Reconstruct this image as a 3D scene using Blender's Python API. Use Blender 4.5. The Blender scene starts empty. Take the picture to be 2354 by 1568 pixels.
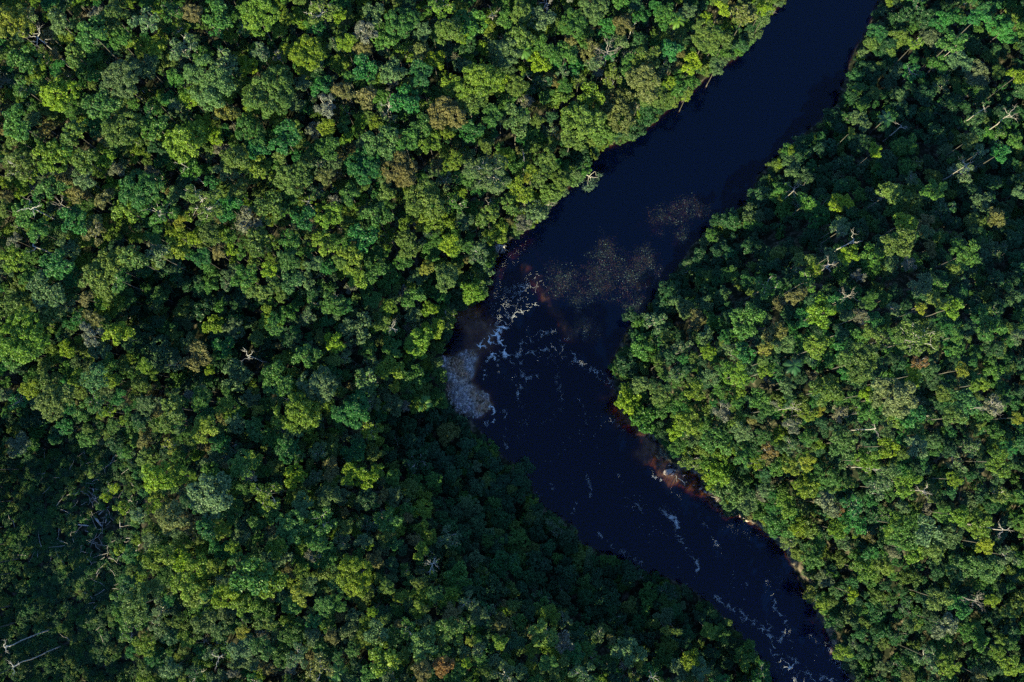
import bpy, bmesh, math, random, bisect, time
T0 = time.time()
import numpy as np
from mathutils import Vector, Matrix

# ------------------------------------------------------------------ camera, light, exposure
sc = bpy.context.scene
COL = sc.collection
CAM_H, TILT = 190.0, math.radians(8.0)
cam_data = bpy.data.cameras.new('camera')
cam_data.lens, cam_data.sensor_width = 28.0, 36.0
cam_data.clip_start, cam_data.clip_end = 1.0, 6000.0
cam = bpy.data.objects.new('camera', cam_data)
cam.location = (0, 0, CAM_H)
cam.rotation_euler = (TILT, 0, 0)
COL.objects.link(cam)
sc.camera = cam

SUN_EL = math.radians(24.0)
SUN_AZ = math.atan2(-0.90, -0.44)                 # the sun stands lower left of the picture
SUN = Vector((math.cos(SUN_AZ) * math.cos(SUN_EL), math.sin(SUN_AZ) * math.cos(SUN_EL), math.sin(SUN_EL)))
world = bpy.data.worlds.new('World')
sc.world = world
world.use_nodes = True
wn = world.node_tree
bg = wn.nodes['Background']
bg.inputs['Strength'].default_value = 0.112
sky = wn.nodes.new('ShaderNodeTexSky')
sky.sky_type = 'NISHITA'
sky.sun_disc = False
sky.sun_elevation = SUN_EL
sky.sun_rotation = math.pi / 2 - SUN_AZ
sky.air_density, sky.dust_density, sky.ozone_density = 1.0, 0.0, 6.0
wn.links.new(sky.outputs[0], bg.inputs[0])
sun_data = bpy.data.lights.new('sun', 'SUN')
sun_data.energy, sun_data.angle = 5.0, math.radians(0.5)
sun_data.color = (1.0, 0.93, 0.50)
sun = bpy.data.objects.new('sun', sun_data)
sun.rotation_euler = SUN.to_track_quat('Z', 'Y').to_euler()
sun.location = SUN * 300
COL.objects.link(sun)
vs = sc.view_settings
vs.view_transform, vs.look, vs.gamma, vs.use_curve_mapping = 'Standard', 'None', 1.0, False
vs.exposure = 1.76
sc.render.engine = 'CYCLES'
sc.cycles.max_bounces = 6
sc.cycles.diffuse_bounces = 3
sc.cycles.transmission_bounces = 3
sc.cycles.transparent_max_bounces = 8
sc.cycles.use_denoising = False
sc.cycles.denoiser = 'OPENIMAGEDENOISE'

# ------------------------------------------------------------------ picture -> place
ct, st = math.cos(TILT), math.sin(TILT)
def ray(u, v):
    cx = (u - 512) / 1024 * 36 / 28
    cy = (341 - v) / 1024 * 36 / 28
    return cx, cy * ct + st, cy * st - ct
def pt(u, v, z=0.0):
    """the point of the place at height z that the camera sees at photo position u, v (1024 wide)"""
    dx, dy, dz = ray(u, v)
    t = (z - CAM_H) / dz
    return dx * t, dy * t, t
def m_per_px(u, v, z):
    return pt(u, v, z)[2] * 36 / 28 / 1024
F = 1024 / 2354
CROPS = {'A': (0, 0, 1.8383), 'B': (1280, 0, 1.8383), 'C': (2560, 0, 1.8383), 'D': (0, 853, 1.8383), 'E': (1280, 853, 1.8383),
         'F': (2560, 853, 1.8383), 'G': (0, 1706, 1.8383), 'H': (1280, 1706, 1.8383), 'I': (2560, 1706, 1.8383),
         'W': (2000, 700, 2.941), 'V': (1600, 850, 5.8075), 'K': (2400, 1690, 4.68), 'N': (2020, 560, 6.818), 'Z': (0, 0, 2354 / 3840)}
def cp(c, x, y):
    """position read off an enlarged piece of the photograph -> 1024-wide picture position"""
    a, b, s = CROPS[c]
    return (a + x / s) * 1024 / 3840, (b + y / s) * 1024 / 3840
def cr(c, r):
    return r / CROPS[c][2] * 1024 / 3840

# ------------------------------------------------------------------ river outline
RL = [(1905, -330), (1850, -120), (1808, 0), (1768, 30), (1745, 75), (1692, 132), (1640, 165), (1595, 205), (1545, 242), (1500, 285), (1445, 318), (1385, 340),
      (1350, 375), (1330, 415), (1292, 440), (1262, 475), (1225, 515), (1185, 543), (1150, 572), (1128, 620), (1116, 660), (1108, 692),
      (1070, 698), (1045, 706), (1038, 740), (1033, 775), (1016, 815), (1022, 880), (1040, 930), (1080, 965), (1104, 988), (1125, 1022),
      (1160, 1052), (1205, 1075), (1222, 1112), (1238, 1152), (1275, 1180), (1318, 1205), (1335, 1245), (1385, 1268), (1420, 1283),
      (1480, 1312), (1540, 1328), (1590, 1352), (1640, 1392), (1690, 1442), (1735, 1492), (1778, 1568), (1830, 1680), (1900, 1900)]
RR = [(2110, 1900), (2010, 1680), (1957, 1568), (1920, 1500), (1890, 1435), (1862, 1385), (1832, 1325), (1805, 1268), (1759, 1226), (1733, 1202), (1713, 1193),
      (1676, 1174), (1646, 1160), (1647, 1144), (1620, 1128), (1611, 1119), (1614, 1104), (1596, 1088), (1573, 1077), (1556, 1080), (1547, 1066), (1520, 1045), (1516, 1018), (1490, 1000), (1467, 973), (1444, 947), (1418, 918), (1412, 880), (1405, 830),
      (1425, 790), (1450, 742), (1490, 708), (1520, 662), (1560, 612), (1592, 560), (1645, 512), (1720, 462), (1742, 402), (1790, 360),
      (1832, 320), (1880, 280), (1922, 240), (1942, 180), (1962, 120), (1992, 70), (2022, 0), (2080, -120), (2150, -330)]
RIVER_PX = np.array([(x * F, y * F) for x, y in RL + RR])
RIVER = np.array([pt(u, v, 0)[:2] for u, v in RIVER_PX])

def inside(poly, P):
    P = np.atleast_2d(P)
    c = np.zeros(len(P), bool)
    n = len(poly)
    for i in range(n):
        x1, y1 = poly[i]; x2, y2 = poly[(i + 1) % n]
        if y1 == y2: continue
        m = ((y1 > P[:, 1]) != (y2 > P[:, 1])) & (P[:, 0] < (x2 - x1) * (P[:, 1] - y1) / (y2 - y1) + x1)
        c ^= m
    return c
def seg_dist(line, P, closed=False):
    """distance of points to a polyline"""
    P = np.atleast_2d(P).astype(float)
    line = np.asarray(line, float)
    d = np.full(len(P), 1e9)
    n = len(line)
    for i in range(n if closed else n - 1):
        a = line[i]; b = line[(i + 1) % n]
        ab = b - a
        t = np.clip(((P - a) @ ab) / max(ab @ ab, 1e-9), 0, 1)
        d = np.minimum(d, np.hypot(*(P - a - t[:, None] * ab).T))
    return d
def river_sd(P):
    """> 0 on land, < 0 on the water"""
    d = seg_dist(RIVER, P, True)
    return np.where(inside(RIVER, P), -d, d)
def W(c, pts, z=0):
    return np.array([pt(*cp(c, x, y), z)[:2] for x, y in pts])

# shallow places of the river bed: (line, half width, depth at its middle)
SHALLOW = [
    (W('E', [(1290, 300), (1360, 380), (1430, 450), (1480, 540), (1530, 620), (1590, 730)]), 2.3, 0.78),
    (W('E', [(1200, 120), (1300, 260), (1400, 300)]), 4.5, 1.9),
    (W('E', [(850, 560), (900, 640), (980, 720), (950, 790)]), 4.2, 0.5),
    (W('E', [(960, 800), (1010, 770), (1060, 720)]), 2.0, 0.45),
    (W('E', [(1060, 240), (1020, 400)]), 2.5, 1.2),
    (W('E', [(1890, 1150), (1950, 1265), (2060, 1385), (2160, 1500)]), 2.6, 0.35),
    (W('K', [(150, 60), (350, 190), (560, 380), (800, 560), (1000, 640)]), 2.8, 0.45),
    (W('K', [(1700, 1130), (1850, 1180), (2000, 1270)]), 1.1, 0.4),
    (W('K', [(420, 420), (600, 400)]), 1.4, 0.25),
    (W('K', [(1060, 700), (1320, 890), (1540, 1065), (1700, 1140)]), 1.3, 0.45),
    (W('I', [(520, 470), (690, 650), (815, 850), (940, 1080), (1040, 1330)]), 1.0, 0.5),
    (W('E', [(1865, 1000), (1885, 1130)]), 1.4, 0.5),
]
SHOAL = W('E', [(700, 900), (800, 880), (860, 845), (905, 850), (925, 900), (915, 980), (895, 1060), (940, 1110), (1010, 1160), (1040, 1215), (1000, 1270),
                (930, 1310), (800, 1290), (740, 1180), (720, 1060), (690, 980)])
WEEDBED = [(W('W', l), w, d) for l, w, d in [
    ([(1320, 390), (1500, 320), (1700, 260), (1860, 150)], 4.5, 0.8),
    ([(1860, 330), (1830, 220)], 3.0, 0.6),
    ([(700, 700), (900, 730)], 4.5, 0.8),
    ([(1130, 740), (1240, 780), (1330, 790)], 4.0, 0.6),
    ([(600, 950), (850, 920), (1050, 900), (1250, 980)], 7.5, 0.85),
    ([(180, 1000), (350, 960), (480, 1020)], 5.0, 1.0),
    ([(1060, 1070), (1200, 1000), (1440, 930)], 3.6, 0.6),
    ([(500, 1190), (680, 1160), (860, 1060)], 4.2, 0.75),
    ([(430, 1330), (520, 1290)], 4.0, 0.9),
    ([(250, 1080), (300, 1180)], 4.0, 1.1),
    ([(1030, 1370), (1150, 1310), (1290, 1270)], 3.2, 0.7),
    ([(1600, 540), (1700, 520)], 3.2, 0.8),
    ([(520, 1450), (570, 1530), (640, 1560)], 3.0, 1.2)]]
WEEDBED += [(W('E', [(1650, 640), (1680, 700), (1760, 740)]), 4.0, 1.1), (W('E', [(1960, 570), (2110, 520)]), 3.0, 0.8)]

def smooth(a, b, x):
    t = np.clip((x - a) / (b - a), 0, 1)
    return t * t * (3 - 2 * t)
def gz(P, c, x, y, s, h):
    q = pt(*cp(c, x, y), 8)
    return h * np.exp(-((P[:, 0] - q[0]) ** 2 + (P[:, 1] - q[1]) ** 2) / (2 * s * s))
def lump(P, s, ph):
    x, y = P[:, 0] / s, P[:, 1] / s
    return (np.sin(x * 1.3 + ph) * np.sin(y * 1.1 - ph * 2) + np.sin(x * 2.9 + y * 1.7 + ph * 3) * 0.5 + np.sin(y * 3.3 - x * 2.1 - ph) * 0.4) / 1.9
def hills(P):
    h = 1.5 + 0.9 * lump(P, 11, 1.3)
    h = h + gz(P, 'A', 300, 300, 60, 23) + gz(P, 'A', 2300, -500, 50, 6)
    h = h + gz(P, 'G', 1550, 600, 20, 9) + gz(P, 'H', 300, 1350, 24, 9) + gz(P, 'H', 1300, 1750, 22, 8)                  # rises above the lower left bank, heightened to keep it in shade
    h = h + gz(P, 'I', 560, 260, 17, 6) + gz(P, 'I', 1700, 700, 26, 5)
    h = h + gz(P, 'G', -350, 1700, 38, 15) + gz(P, 'H', 900, 2100, 30, 6)  # first rise is out of view, added to shade the lower left clearing
    h = h + gz(P, 'F', 620, 850, 22, 13) + gz(P, 'F', 1650, 750, 24, 14) + gz(P, 'E', 2250, 950, 15, 5)  # ridges raised to throw the right forest behind them into shade
    return np.maximum(h, 0.4)
def ground(P):
    P = np.atleast_2d(P).astype(float)
    sd = river_sd(P)
    land = 0.12 + 0.75 * (1 - np.exp(-np.maximum(sd, 0) / 1.3)) + (hills(P) - 0.4) * smooth(2, 24, sd)
    d = np.minimum(0.05 + 3.0 * np.maximum(-sd, 0), 7.5)
    for line, w, dep in SHALLOW + [(l_, w_ * 0.75, d_ * 1.3 + 0.8) for l_, w_, d_ in WEEDBED]:
        g = seg_dist(line, P + np.stack([1.5 * lump(P, 2.2, w) + .5 * lump(P, .9, w * 3), 1.5 * lump(P, 2.4, w + 2) + .5 * lump(P, .8, w)], 1))
        d = np.minimum(d, dep * (1 + 0.5 * lump(P, 1.1, w) + 0.45 * lump(P, 3.1, w * 2)) + 5.0 * smooth(0.4, 2.6, g / w + 0.3 * lump(P, 2.6, w * 3)))
    s = np.where(inside(SHOAL, P), seg_dist(SHOAL, P, True), -seg_dist(SHOAL, P, True)) + 0.9 * lump(P, 1.9, 4.0)
    d = np.where(s > -2.5, np.minimum(d, 0.0 - 0.06 * np.clip(s, 0, 1) + 0.13 * lump(P, 1.3, 0.4) + 0.12 * np.maximum(lump(P, 3.1, 2.2), 0) + 1.1 * np.clip(-s, 0, 3)), d)
    d = d + 0.05 * lump(P, 0.8, 2.0)
    return np.where(sd > 0, land, -np.maximum(d, -0.1))

# ------------------------------------------------------------------ object helpers
def mat(name):
    m = bpy.data.materials.new(name)
    m.use_nodes = True
    nt = m.node_tree
    nt.nodes.clear()
    out = nt.nodes.new('ShaderNodeOutputMaterial')
    return m, nt, out
def N(nt, t, **kw):
    n = nt.nodes.new(t)
    for k, v in kw.items(): setattr(n, k, v)
    return n
def mesh_np(name, co, faces, mats, mat_idx=None, smooth_shade=False):
    """faces: array of quads or triangles (all alike)"""
    co = np.asarray(co, np.float32); faces = np.asarray(faces, np.int32)
    me = bpy.data.meshes.new(name)
    k = faces.shape[1]
    me.vertices.add(len(co)); me.loops.add(faces.size); me.polygons.add(len(faces))
    me.vertices.foreach_set('co', co.ravel())
    me.loops.foreach_set('vertex_index', faces.ravel())
    me.polygons.foreach_set('loop_start', np.arange(0, faces.size, k, dtype=np.int32))
    for m in mats: me.materials.append(m)
    if mat_idx is not None: me.polygons.foreach_set('material_index', np.asarray(mat_idx, np.int32))
    me.update(calc_edges=True)
    me.polygons.foreach_set('use_smooth', np.full(len(faces), smooth_shade))
    return me
def obj(name, me, parent=None, loc=(0, 0, 0), rot=(0, 0, 0), scl=(1, 1, 1)):
    o = bpy.data.objects.new(name, me)
    o.location, o.rotation_euler, o.scale = loc, rot, scl
    if parent: o.parent = parent
    COL.objects.link(o)
    return o
def tag(o, label=None, cat=None, group=None, kind=None):
    if label: o['label'] = label
    if cat: o['category'] = cat
    if group: o['group'] = group
    if kind: o['kind'] = kind
    return o
def tubes_mesh(name, paths, m, sides=5):
    """paths: list of (points, radii); every path becomes a tapering tube in one mesh"""
    V, Q = [], []
    for P, R in paths:
        P = [Vector(p) for p in P]
        base = len(V)
        up = Vector((0.3, 0.2, 1)).normalized()
        for i, p in enumerate(P):
            t = (P[min(i + 1, len(P) - 1)] - P[max(i - 1, 0)])
            if t.length < 1e-6: t = Vector((0, 0, 1))
            t.normalize()
            a = t.cross(up)
            if a.length < 0.05: a = t.cross(Vector((1, 0, 0)))
            a.normalize(); b = t.cross(a)
            for k in range(sides):
                q = 2 * math.pi * k / sides
                V.append(p + (a * math.cos(q) + b * math.sin(q)) * R[i])
        for i in range(len(P) - 1):
            for k in range(sides):
                k2 = (k + 1) % sides
                Q.append((base + i * sides + k, base + i * sides + k2, base + (i + 1) * sides + k2, base + (i + 1) * sides + k))
        c = len(V); V.append(P[-1])
        for k in range(sides):
            e = base + (len(P) - 1) * sides
            Q.append((e + k, e + (k + 1) % sides, c, c))
    me = bpy.data.meshes.new(name)
    me.from_pydata([tuple(v) for v in V], [], [q if q[2] != q[3] else q[:3] for q in Q])
    me.materials.append(m)
    me.polygons.foreach_set('use_smooth', [True] * len(me.polygons))
    return me

# ------------------------------------------------------------------ materials
def leaf_material():
    m, nt, out = mat('leaf')
    tint = N(nt, 'ShaderNodeAttribute', attribute_type='INSTANCER', attribute_name='tint')
    tone = N(nt, 'ShaderNodeAttribute', attribute_type='GEOMETRY', attribute_name='tone')
    hsv = N(nt, 'ShaderNodeHueSaturation')
    mr = N(nt, 'ShaderNodeMapRange'); mr.inputs['To Min'].default_value = 0.62; mr.inputs['To Max'].default_value = 1.42
    mh = N(nt, 'ShaderNodeMapRange'); mh.inputs['To Min'].default_value = 0.525; mh.inputs['To Max'].default_value = 0.475
    nt.links.new(tone.outputs['Fac'], mr.inputs['Value']); nt.links.new(tone.outputs['Fac'], mh.inputs['Value'])
    nt.links.new(tint.outputs['Color'], hsv.inputs['Color'])
    nt.links.new(mr.outputs[0], hsv.inputs['Value']); nt.links.new(mh.outputs[0], hsv.inputs['Hue'])
    b = N(nt, 'ShaderNodeBsdfPrincipled')
    b.inputs['Roughness'].default_value = 0.52
    b.inputs['Specular IOR Level'].default_value = 0.35
    tr = N(nt, 'ShaderNodeBsdfTranslucent')
    gam = N(nt, 'ShaderNodeHueSaturation'); gam.inputs['Hue'].default_value = 0.48; gam.inputs['Value'].default_value = 1.25
    nt.links.new(hsv.outputs[0], b.inputs['Base Color'])
    nt.links.new(hsv.outputs[0], gam.inputs['Color']); nt.links.new(gam.outputs[0], tr.inputs['Color'])
    mx = N(nt, 'ShaderNodeMixShader'); mx.inputs[0].default_value = 0.28
    nt.links.new(b.outputs[0], mx.inputs[1]); nt.links.new(tr.outputs[0], mx.inputs[2])
    nt.links.new(mx.outputs[0], out.inputs[0])
    return m
LEAF = leaf_material()
def noise_mat(name, c1, c2, scale, rough=0.85, bump=0.3, detail=6, c3=None):
    m, nt, out = mat(name)
    tc = N(nt, 'ShaderNodeTexCoord')
    no = N(nt, 'ShaderNodeTexNoise'); no.inputs['Scale'].default_value = scale; no.inputs['Detail'].default_value = detail
    ra = N(nt, 'ShaderNodeValToRGB')
    ra.color_ramp.elements[0].position, ra.color_ramp.elements[0].color = 0.33, (*c1, 1)
    ra.color_ramp.elements[1].position, ra.color_ramp.elements[1].color = 0.68, (*c2, 1)
    if c3:
        e = ra.color_ramp.elements.new(0.5); e.color = (*c3, 1)
    b = N(nt, 'ShaderNodeBsdfPrincipled'); b.inputs['Roughness'].default_value = rough
    bp = N(nt, 'ShaderNodeBump'); bp.inputs['Strength'].default_value = bump
    nt.links.new(tc.outputs['Object'], no.inputs['Vector']); nt.links.new(no.outputs['Fac'], ra.inputs[0])
    nt.links.new(ra.outputs[0], b.inputs['Base Color']); nt.links.new(no.outputs['Fac'], bp.inputs['Height'])
    nt.links.new(bp.outputs[0], b.inputs['Normal']); nt.links.new(b.outputs[0], out.inputs[0])
    return m
BARK = noise_mat('bark', (0.028, 0.025, 0.022), (0.10, 0.09, 0.08), 1.6)
PALE = noise_mat('bleached_wood', (0.17, 0.155, 0.145), (0.40, 0.375, 0.355), 1.3)
GREYTWIG = noise_mat('grey_twigs', (0.16, 0.14, 0.13), (0.34, 0.30, 0.28), 1.3)
STONE = noise_mat('river_stone', (0.16, 0.13, 0.13), (0.42, 0.35, 0.34), 1.1, c3=(0.28, 0.23, 0.22))
PINKSTONE = noise_mat('pink_stone', (0.22, 0.14, 0.12), (0.52, 0.38, 0.34), 1.4, c3=(0.36, 0.25, 0.22))

def ground_material():
    m, nt, out = mat('ground')
    geo = N(nt, 'ShaderNodeNewGeometry')
    sep = N(nt, 'ShaderNodeSeparateXYZ'); nt.links.new(geo.outputs['Position'], sep.inputs[0])
    n1 = N(nt, 'ShaderNodeTexNoise'); n1.inputs['Scale'].default_value = 0.9; n1.inputs['Detail'].default_value = 8
    n2 = N(nt, 'ShaderNodeTexNoise'); n2.inputs['Scale'].default_value = 0.12; n2.inputs['Detail'].default_value = 3
    for n in (n1, n2): nt.links.new(geo.outputs['Position'], n.inputs['Vector'])
    litter = N(nt, 'ShaderNodeValToRGB')
    litter.color_ramp.elements[0].color = (0.006, 0.009, 0.005, 1); litter.color_ramp.elements[0].position = 0.35
    litter.color_ramp.elements[1].color = (0.020, 0.024, 0.012, 1); litter.color_ramp.elements[1].position = 0.7
    nt.links.new(n1.outputs['Fac'], litter.inputs[0])
    sand = N(nt, 'ShaderNodeValToRGB')
    sand.color_ramp.elements[0].color = (0.19, 0.14, 0.115, 1); sand.color_ramp.elements[0].position = 0.3
    sand.color_ramp.elements[1].color = (0.45, 0.35, 0.29, 1); sand.color_ramp.elements[1].position = 0.72
    nt.links.new(n1.outputs['Fac'], sand.inputs[0])
    at = N(nt, 'ShaderNodeAttribute', attribute_type='GEOMETRY', attribute_name='sandy')
    add = N(nt, 'ShaderNodeMath', operation='ADD'); nt.links.new(at.outputs['Fac'], add.inputs[0])
    ns = N(nt, 'ShaderNodeMath', operation='MULTIPLY_ADD'); ns.inputs[1].default_value = 0.9; ns.inputs[2].default_value = -0.45
    nt.links.new(n1.outputs['Fac'], ns.inputs[0]); nt.links.new(ns.outputs[0], add.inputs[1])
    cl = N(nt, 'ShaderNodeClamp'); nt.links.new(add.outputs[0], cl.inputs[0])
    mx = N(nt, 'ShaderNodeMix', data_type='RGBA')
    nt.links.new(cl.outputs[0], mx.inputs['Factor']); nt.links.new(litter.outputs[0], mx.inputs['A']); nt.links.new(sand.outputs[0], mx.inputs['B'])
    b = N(nt, 'ShaderNodeBsdfPrincipled'); b.inputs['Roughness'].default_value = 0.95; b.inputs['Specular IOR Level'].default_value = 0.15
    bp = N(nt, 'ShaderNodeBump'); bp.inputs['Strength'].default_value = 0.6; bp.inputs['Distance'].default_value = 0.4
    nt.links.new(n1.outputs['Fac'], bp.inputs['Height']); nt.links.new(bp.outputs[0], b.inputs['Normal'])
    nt.links.new(mx.outputs['Result'], b.inputs['Base Color']); nt.links.new(b.outputs[0], out.inputs[0])
    return m
def water_material():
    m, nt, out = mat('river_water')
    geo = N(nt, 'ShaderNodeNewGeometry')
    mp = N(nt, 'ShaderNodeMapping'); mp.inputs['Rotation'].default_value = (0, 0, math.radians(-52)); mp.inputs['Scale'].default_value = (0.5, 1.3, 1)
    nt.links.new(geo.outputs['Position'], mp.inputs['Vector'])
    n1 = N(nt, 'ShaderNodeTexNoise'); n1.inputs['Scale'].default_value = 1.1; n1.inputs['Detail'].default_value = 4; n1.inputs['Distortion'].default_value = 0.6
    nt.links.new(mp.outputs[0], n1.inputs['Vector'])
    rip = N(nt, 'ShaderNodeAttribute', attribute_type='GEOMETRY', attribute_name='ripple')
    bp = N(nt, 'ShaderNodeBump'); bp.inputs['Distance'].default_value = 0.22
    nt.links.new(rip.outputs['Fac'], bp.inputs['Strength']); nt.links.new(n1.outputs['Fac'], bp.inputs['Height'])
    gl = N(nt, 'ShaderNodeBsdfGlossy'); gl.inputs['Roughness'].default_value = 0.09; nt.links.new(bp.outputs[0], gl.inputs['Normal'])
    tp = N(nt, 'ShaderNodeBsdfTransparent'); tp.inputs['Color'].default_value = (0.96, 0.97, 0.98, 1)
    df = N(nt, 'ShaderNodeBsdfDiffuse'); df.inputs['Color'].default_value = (0.0006, 0.006, 0.045, 1)
    lw = N(nt, 'ShaderNodeLayerWeight'); lw.inputs['Blend'].default_value = 0.5; nt.links.new(bp.outputs[0], lw.inputs['Normal'])
    pw = N(nt, 'ShaderNodeMath', operation='POWER'); pw.inputs[1].default_value = 5.0; nt.links.new(lw.outputs['Facing'], pw.inputs[0])
    fr = N(nt, 'ShaderNodeMath', operation='MULTIPLY_ADD'); fr.inputs[1].default_value = 0.98; fr.inputs[2].default_value = 0.02   # Schlick, the same from both sides
    nt.links.new(pw.outputs[0], fr.inputs[0])
    body = N(nt, 'ShaderNodeMixShader')
    navy_share = N(nt, 'ShaderNodeAttribute', attribute_type='GEOMETRY', attribute_name='navy_share')                 # share of navy diffuse in the water, larger toward the lower reach
    nt.links.new(navy_share.outputs['Fac'], body.inputs[0])
    nt.links.new(tp.outputs[0], body.inputs[1]); nt.links.new(df.outputs[0], body.inputs[2])
    mx = N(nt, 'ShaderNodeMixShader')
    nt.links.new(fr.outputs[0], mx.inputs[0]); nt.links.new(body.outputs[0], mx.inputs[1]); nt.links.new(gl.outputs[0], mx.inputs[2])
    nt.links.new(mx.outputs[0], out.inputs['Surface'])
    va = N(nt, 'ShaderNodeVolumeAbsorption'); va.inputs['Color'].default_value = (0.62, 0.41, 0.14, 1); va.inputs['Density'].default_value = 2.1
    nt.links.new(va.outputs[0], out.inputs['Volume'])
    return m
FOAM, _nt, _o = mat('foam')
_b = N(_nt, 'ShaderNodeBsdfPrincipled'); _b.inputs['Base Color'].default_value = (0.72, 0.72, 0.72, 1); _b.inputs['Roughness'].default_value = 0.8
_nt.links.new(_b.outputs[0], _o.inputs[0])
def tint_mat(name, rough=0.5, spec=0.5):
    """colour from a per-face attribute 'hue'"""
    m, nt, out = mat(name)
    a = N(nt, 'ShaderNodeAttribute', attribute_type='GEOMETRY', attribute_name='hue')
    b = N(nt, 'ShaderNodeBsdfPrincipled'); b.inputs['Roughness'].default_value = rough; b.inputs['Specular IOR Level'].default_value = spec
    nt.links.new(a.outputs['Color'], b.inputs['Base Color']); nt.links.new(b.outputs[0], out.inputs[0])
    return m
WEED = tint_mat('water_weed', 0.3, 0.6)

# ------------------------------------------------------------------ ground, water
def axis(lo, hi, step, far):
    a = list(np.arange(lo, hi + step, step))
    s, v = step, hi
    right = []
    while v < far: s *= 1.35; v += s; right.append(v)
    s, v = step, lo
    left = []
    while v > -far: s *= 1.35; v -= s; left.append(v)
    return np.array(left[::-1] + a + right)
def grid_mesh(name, xs, ys, zf, m):
    X, Y = np.meshgrid(xs, ys)
    P = np.stack([X.ravel(), Y.ravel()], 1)
    z = zf(P)
    nx, ny = len(xs), len(ys)
    i = np.arange(nx - 1)[None, :] + np.arange(ny - 1)[:, None] * nx
    q = np.stack([i, i + 1, i + nx + 1, i + nx], -1).reshape(-1, 4)
    return mesh_np(name, np.column_stack([P, z]), q, [m], smooth_shade=True), P
gxs, gys = axis(-140, 140, 0.8, 1600), axis(-95, 150, 0.8, 1600)
gme, gP = grid_mesh('ground', gxs, gys, ground, ground_material())
sdG = river_sd(gP)
_gz = np.array([v.co.z for v in gme.vertices]).reshape(len(gys), len(gxs)).tolist()
_gs = sdG.reshape(len(gys), len(gxs)).tolist()
_gx, _gy = gxs.tolist(), gys.tolist()
def lookup(tab, x, y):
    i = min(max(bisect.bisect_right(_gx, x) - 1, 0), len(_gx) - 2); j = min(max(bisect.bisect_right(_gy, y) - 1, 0), len(_gy) - 2)
    a = (x - _gx[i]) / (_gx[i + 1] - _gx[i]); b = (y - _gy[j]) / (_gy[j + 1] - _gy[j])
    return (tab[j][i] * (1 - a) + tab[j][i + 1] * a) * (1 - b) + (tab[j + 1][i] * (1 - a) + tab[j + 1][i + 1] * a) * b
SANDY_LINES = [(W('K', [(760, 300), (950, 370), (1090, 470)]), 2.4), (W('K', [(1560, 1060), (1750, 1100), (1950, 1150), (2020, 1230)]), 3.6), (W('K', [(1080, 680), (1250, 760), (1330, 830)]), 2.0),
               (W('I', [(560, 500), (680, 620), (800, 760), (880, 880), (960, 1060), (1040, 1260), (1070, 1320)]), 1.8),
               (W('E', [(720, 520), (790, 530), (830, 545)]), 2.4), (W('V', [(1380, 420), (1550, 480)]), 2.2), (W('E', [(2100, 1400), (2190, 1380)]), 2.0)]
sandy = smooth(-0.1, -1.3, sdG)
for l, w, _d in WEEDBED: sandy = sandy * (1 - .72 * smooth(1.5, .7, seg_dist(l, gP) / w))
for l, w in SANDY_LINES: sandy = np.maximum(sandy, 0.27 * np.exp(-(seg_dist(l, gP) / (w * .62)) ** 2) * (sdG < 9))
_gsand = sandy.reshape(len(gys), len(gxs)).tolist()
gme.attributes.new('sandy', 'FLOAT', 'POINT').data.foreach_set('value', sandy.astype(np.float32))
tag(obj('ground', gme), kind='structure')
wxs = axis(RIVER[:, 0].min() - 3, RIVER[:, 0].max() + 3, 1.2, 0); wys = axis(RIVER[:, 1].min() - 3, RIVER[:, 1].max() + 3, 1.2, 0)
wme, wP = grid_mesh('river_water', wxs, wys, lambda P: np.zeros(len(P)), water_material())
RAPID = [W('E', [(1400, 330), (1250, 460), (1130, 620), (1080, 740), (960, 830)]), W('E', [(1080, 740), (1120, 880), (1200, 930)])]
rap = np.zeros(len(wP))
for l in RAPID: rap = np.maximum(rap, np.exp(-(seg_dist(l, wP) / 7.0) ** 2))
low = smooth(40, -40, wP[:, 1]) * 0.15
wme.attributes.new('ripple', 'FLOAT', 'POINT').data.foreach_set('value', (0.10 + low + 0.65 * rap).astype(np.float32))
wme.attributes.new('navy_share', 'FLOAT', 'POINT').data.foreach_set('value', (0.18 + 0.16 * smooth(25, -55, wP[:, 1])).astype(np.float32))
tag(obj('river_water', wme), kind='structure')

print('t %.1f' % (time.time() - T0))
# ------------------------------------------------------------------ tree prototypes
NPR = np.random.default_rng(7)
def leaf_quads(C, Nrm, L, Wd, rng):
    """folded leaf faces: centres, normals, lengths, widths"""
    n = len(C)
    r = rng.normal(size=(n, 3))
    T = np.cross(Nrm, r); T /= np.linalg.norm(T, axis=1, keepdims=True) + 1e-9
    B = np.cross(Nrm, T)
    L = L[:, None]; Wd = Wd[:, None]
    v0 = C - T * L * 0.5
    v1 = C + B * Wd * 0.5 + Nrm * Wd * 0.18
    v2 = C + T * L * 0.5 - Nrm * L * 0.12
    v3 = C - B * Wd * 0.5 + Nrm * Wd * 0.18
    co = np.stack([v0, v1, v2, v3], 1).reshape(-1, 3)
    f = np.arange(4 * n).reshape(n, 4)
    return co, f
def sphere_dirs(n, rng, zmin=-0.35):
    d = rng.normal(size=(n * 3, 3)); d /= np.linalg.norm(d, axis=1, keepdims=True)
    return d[d[:, 2] > zmin][:n]
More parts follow.
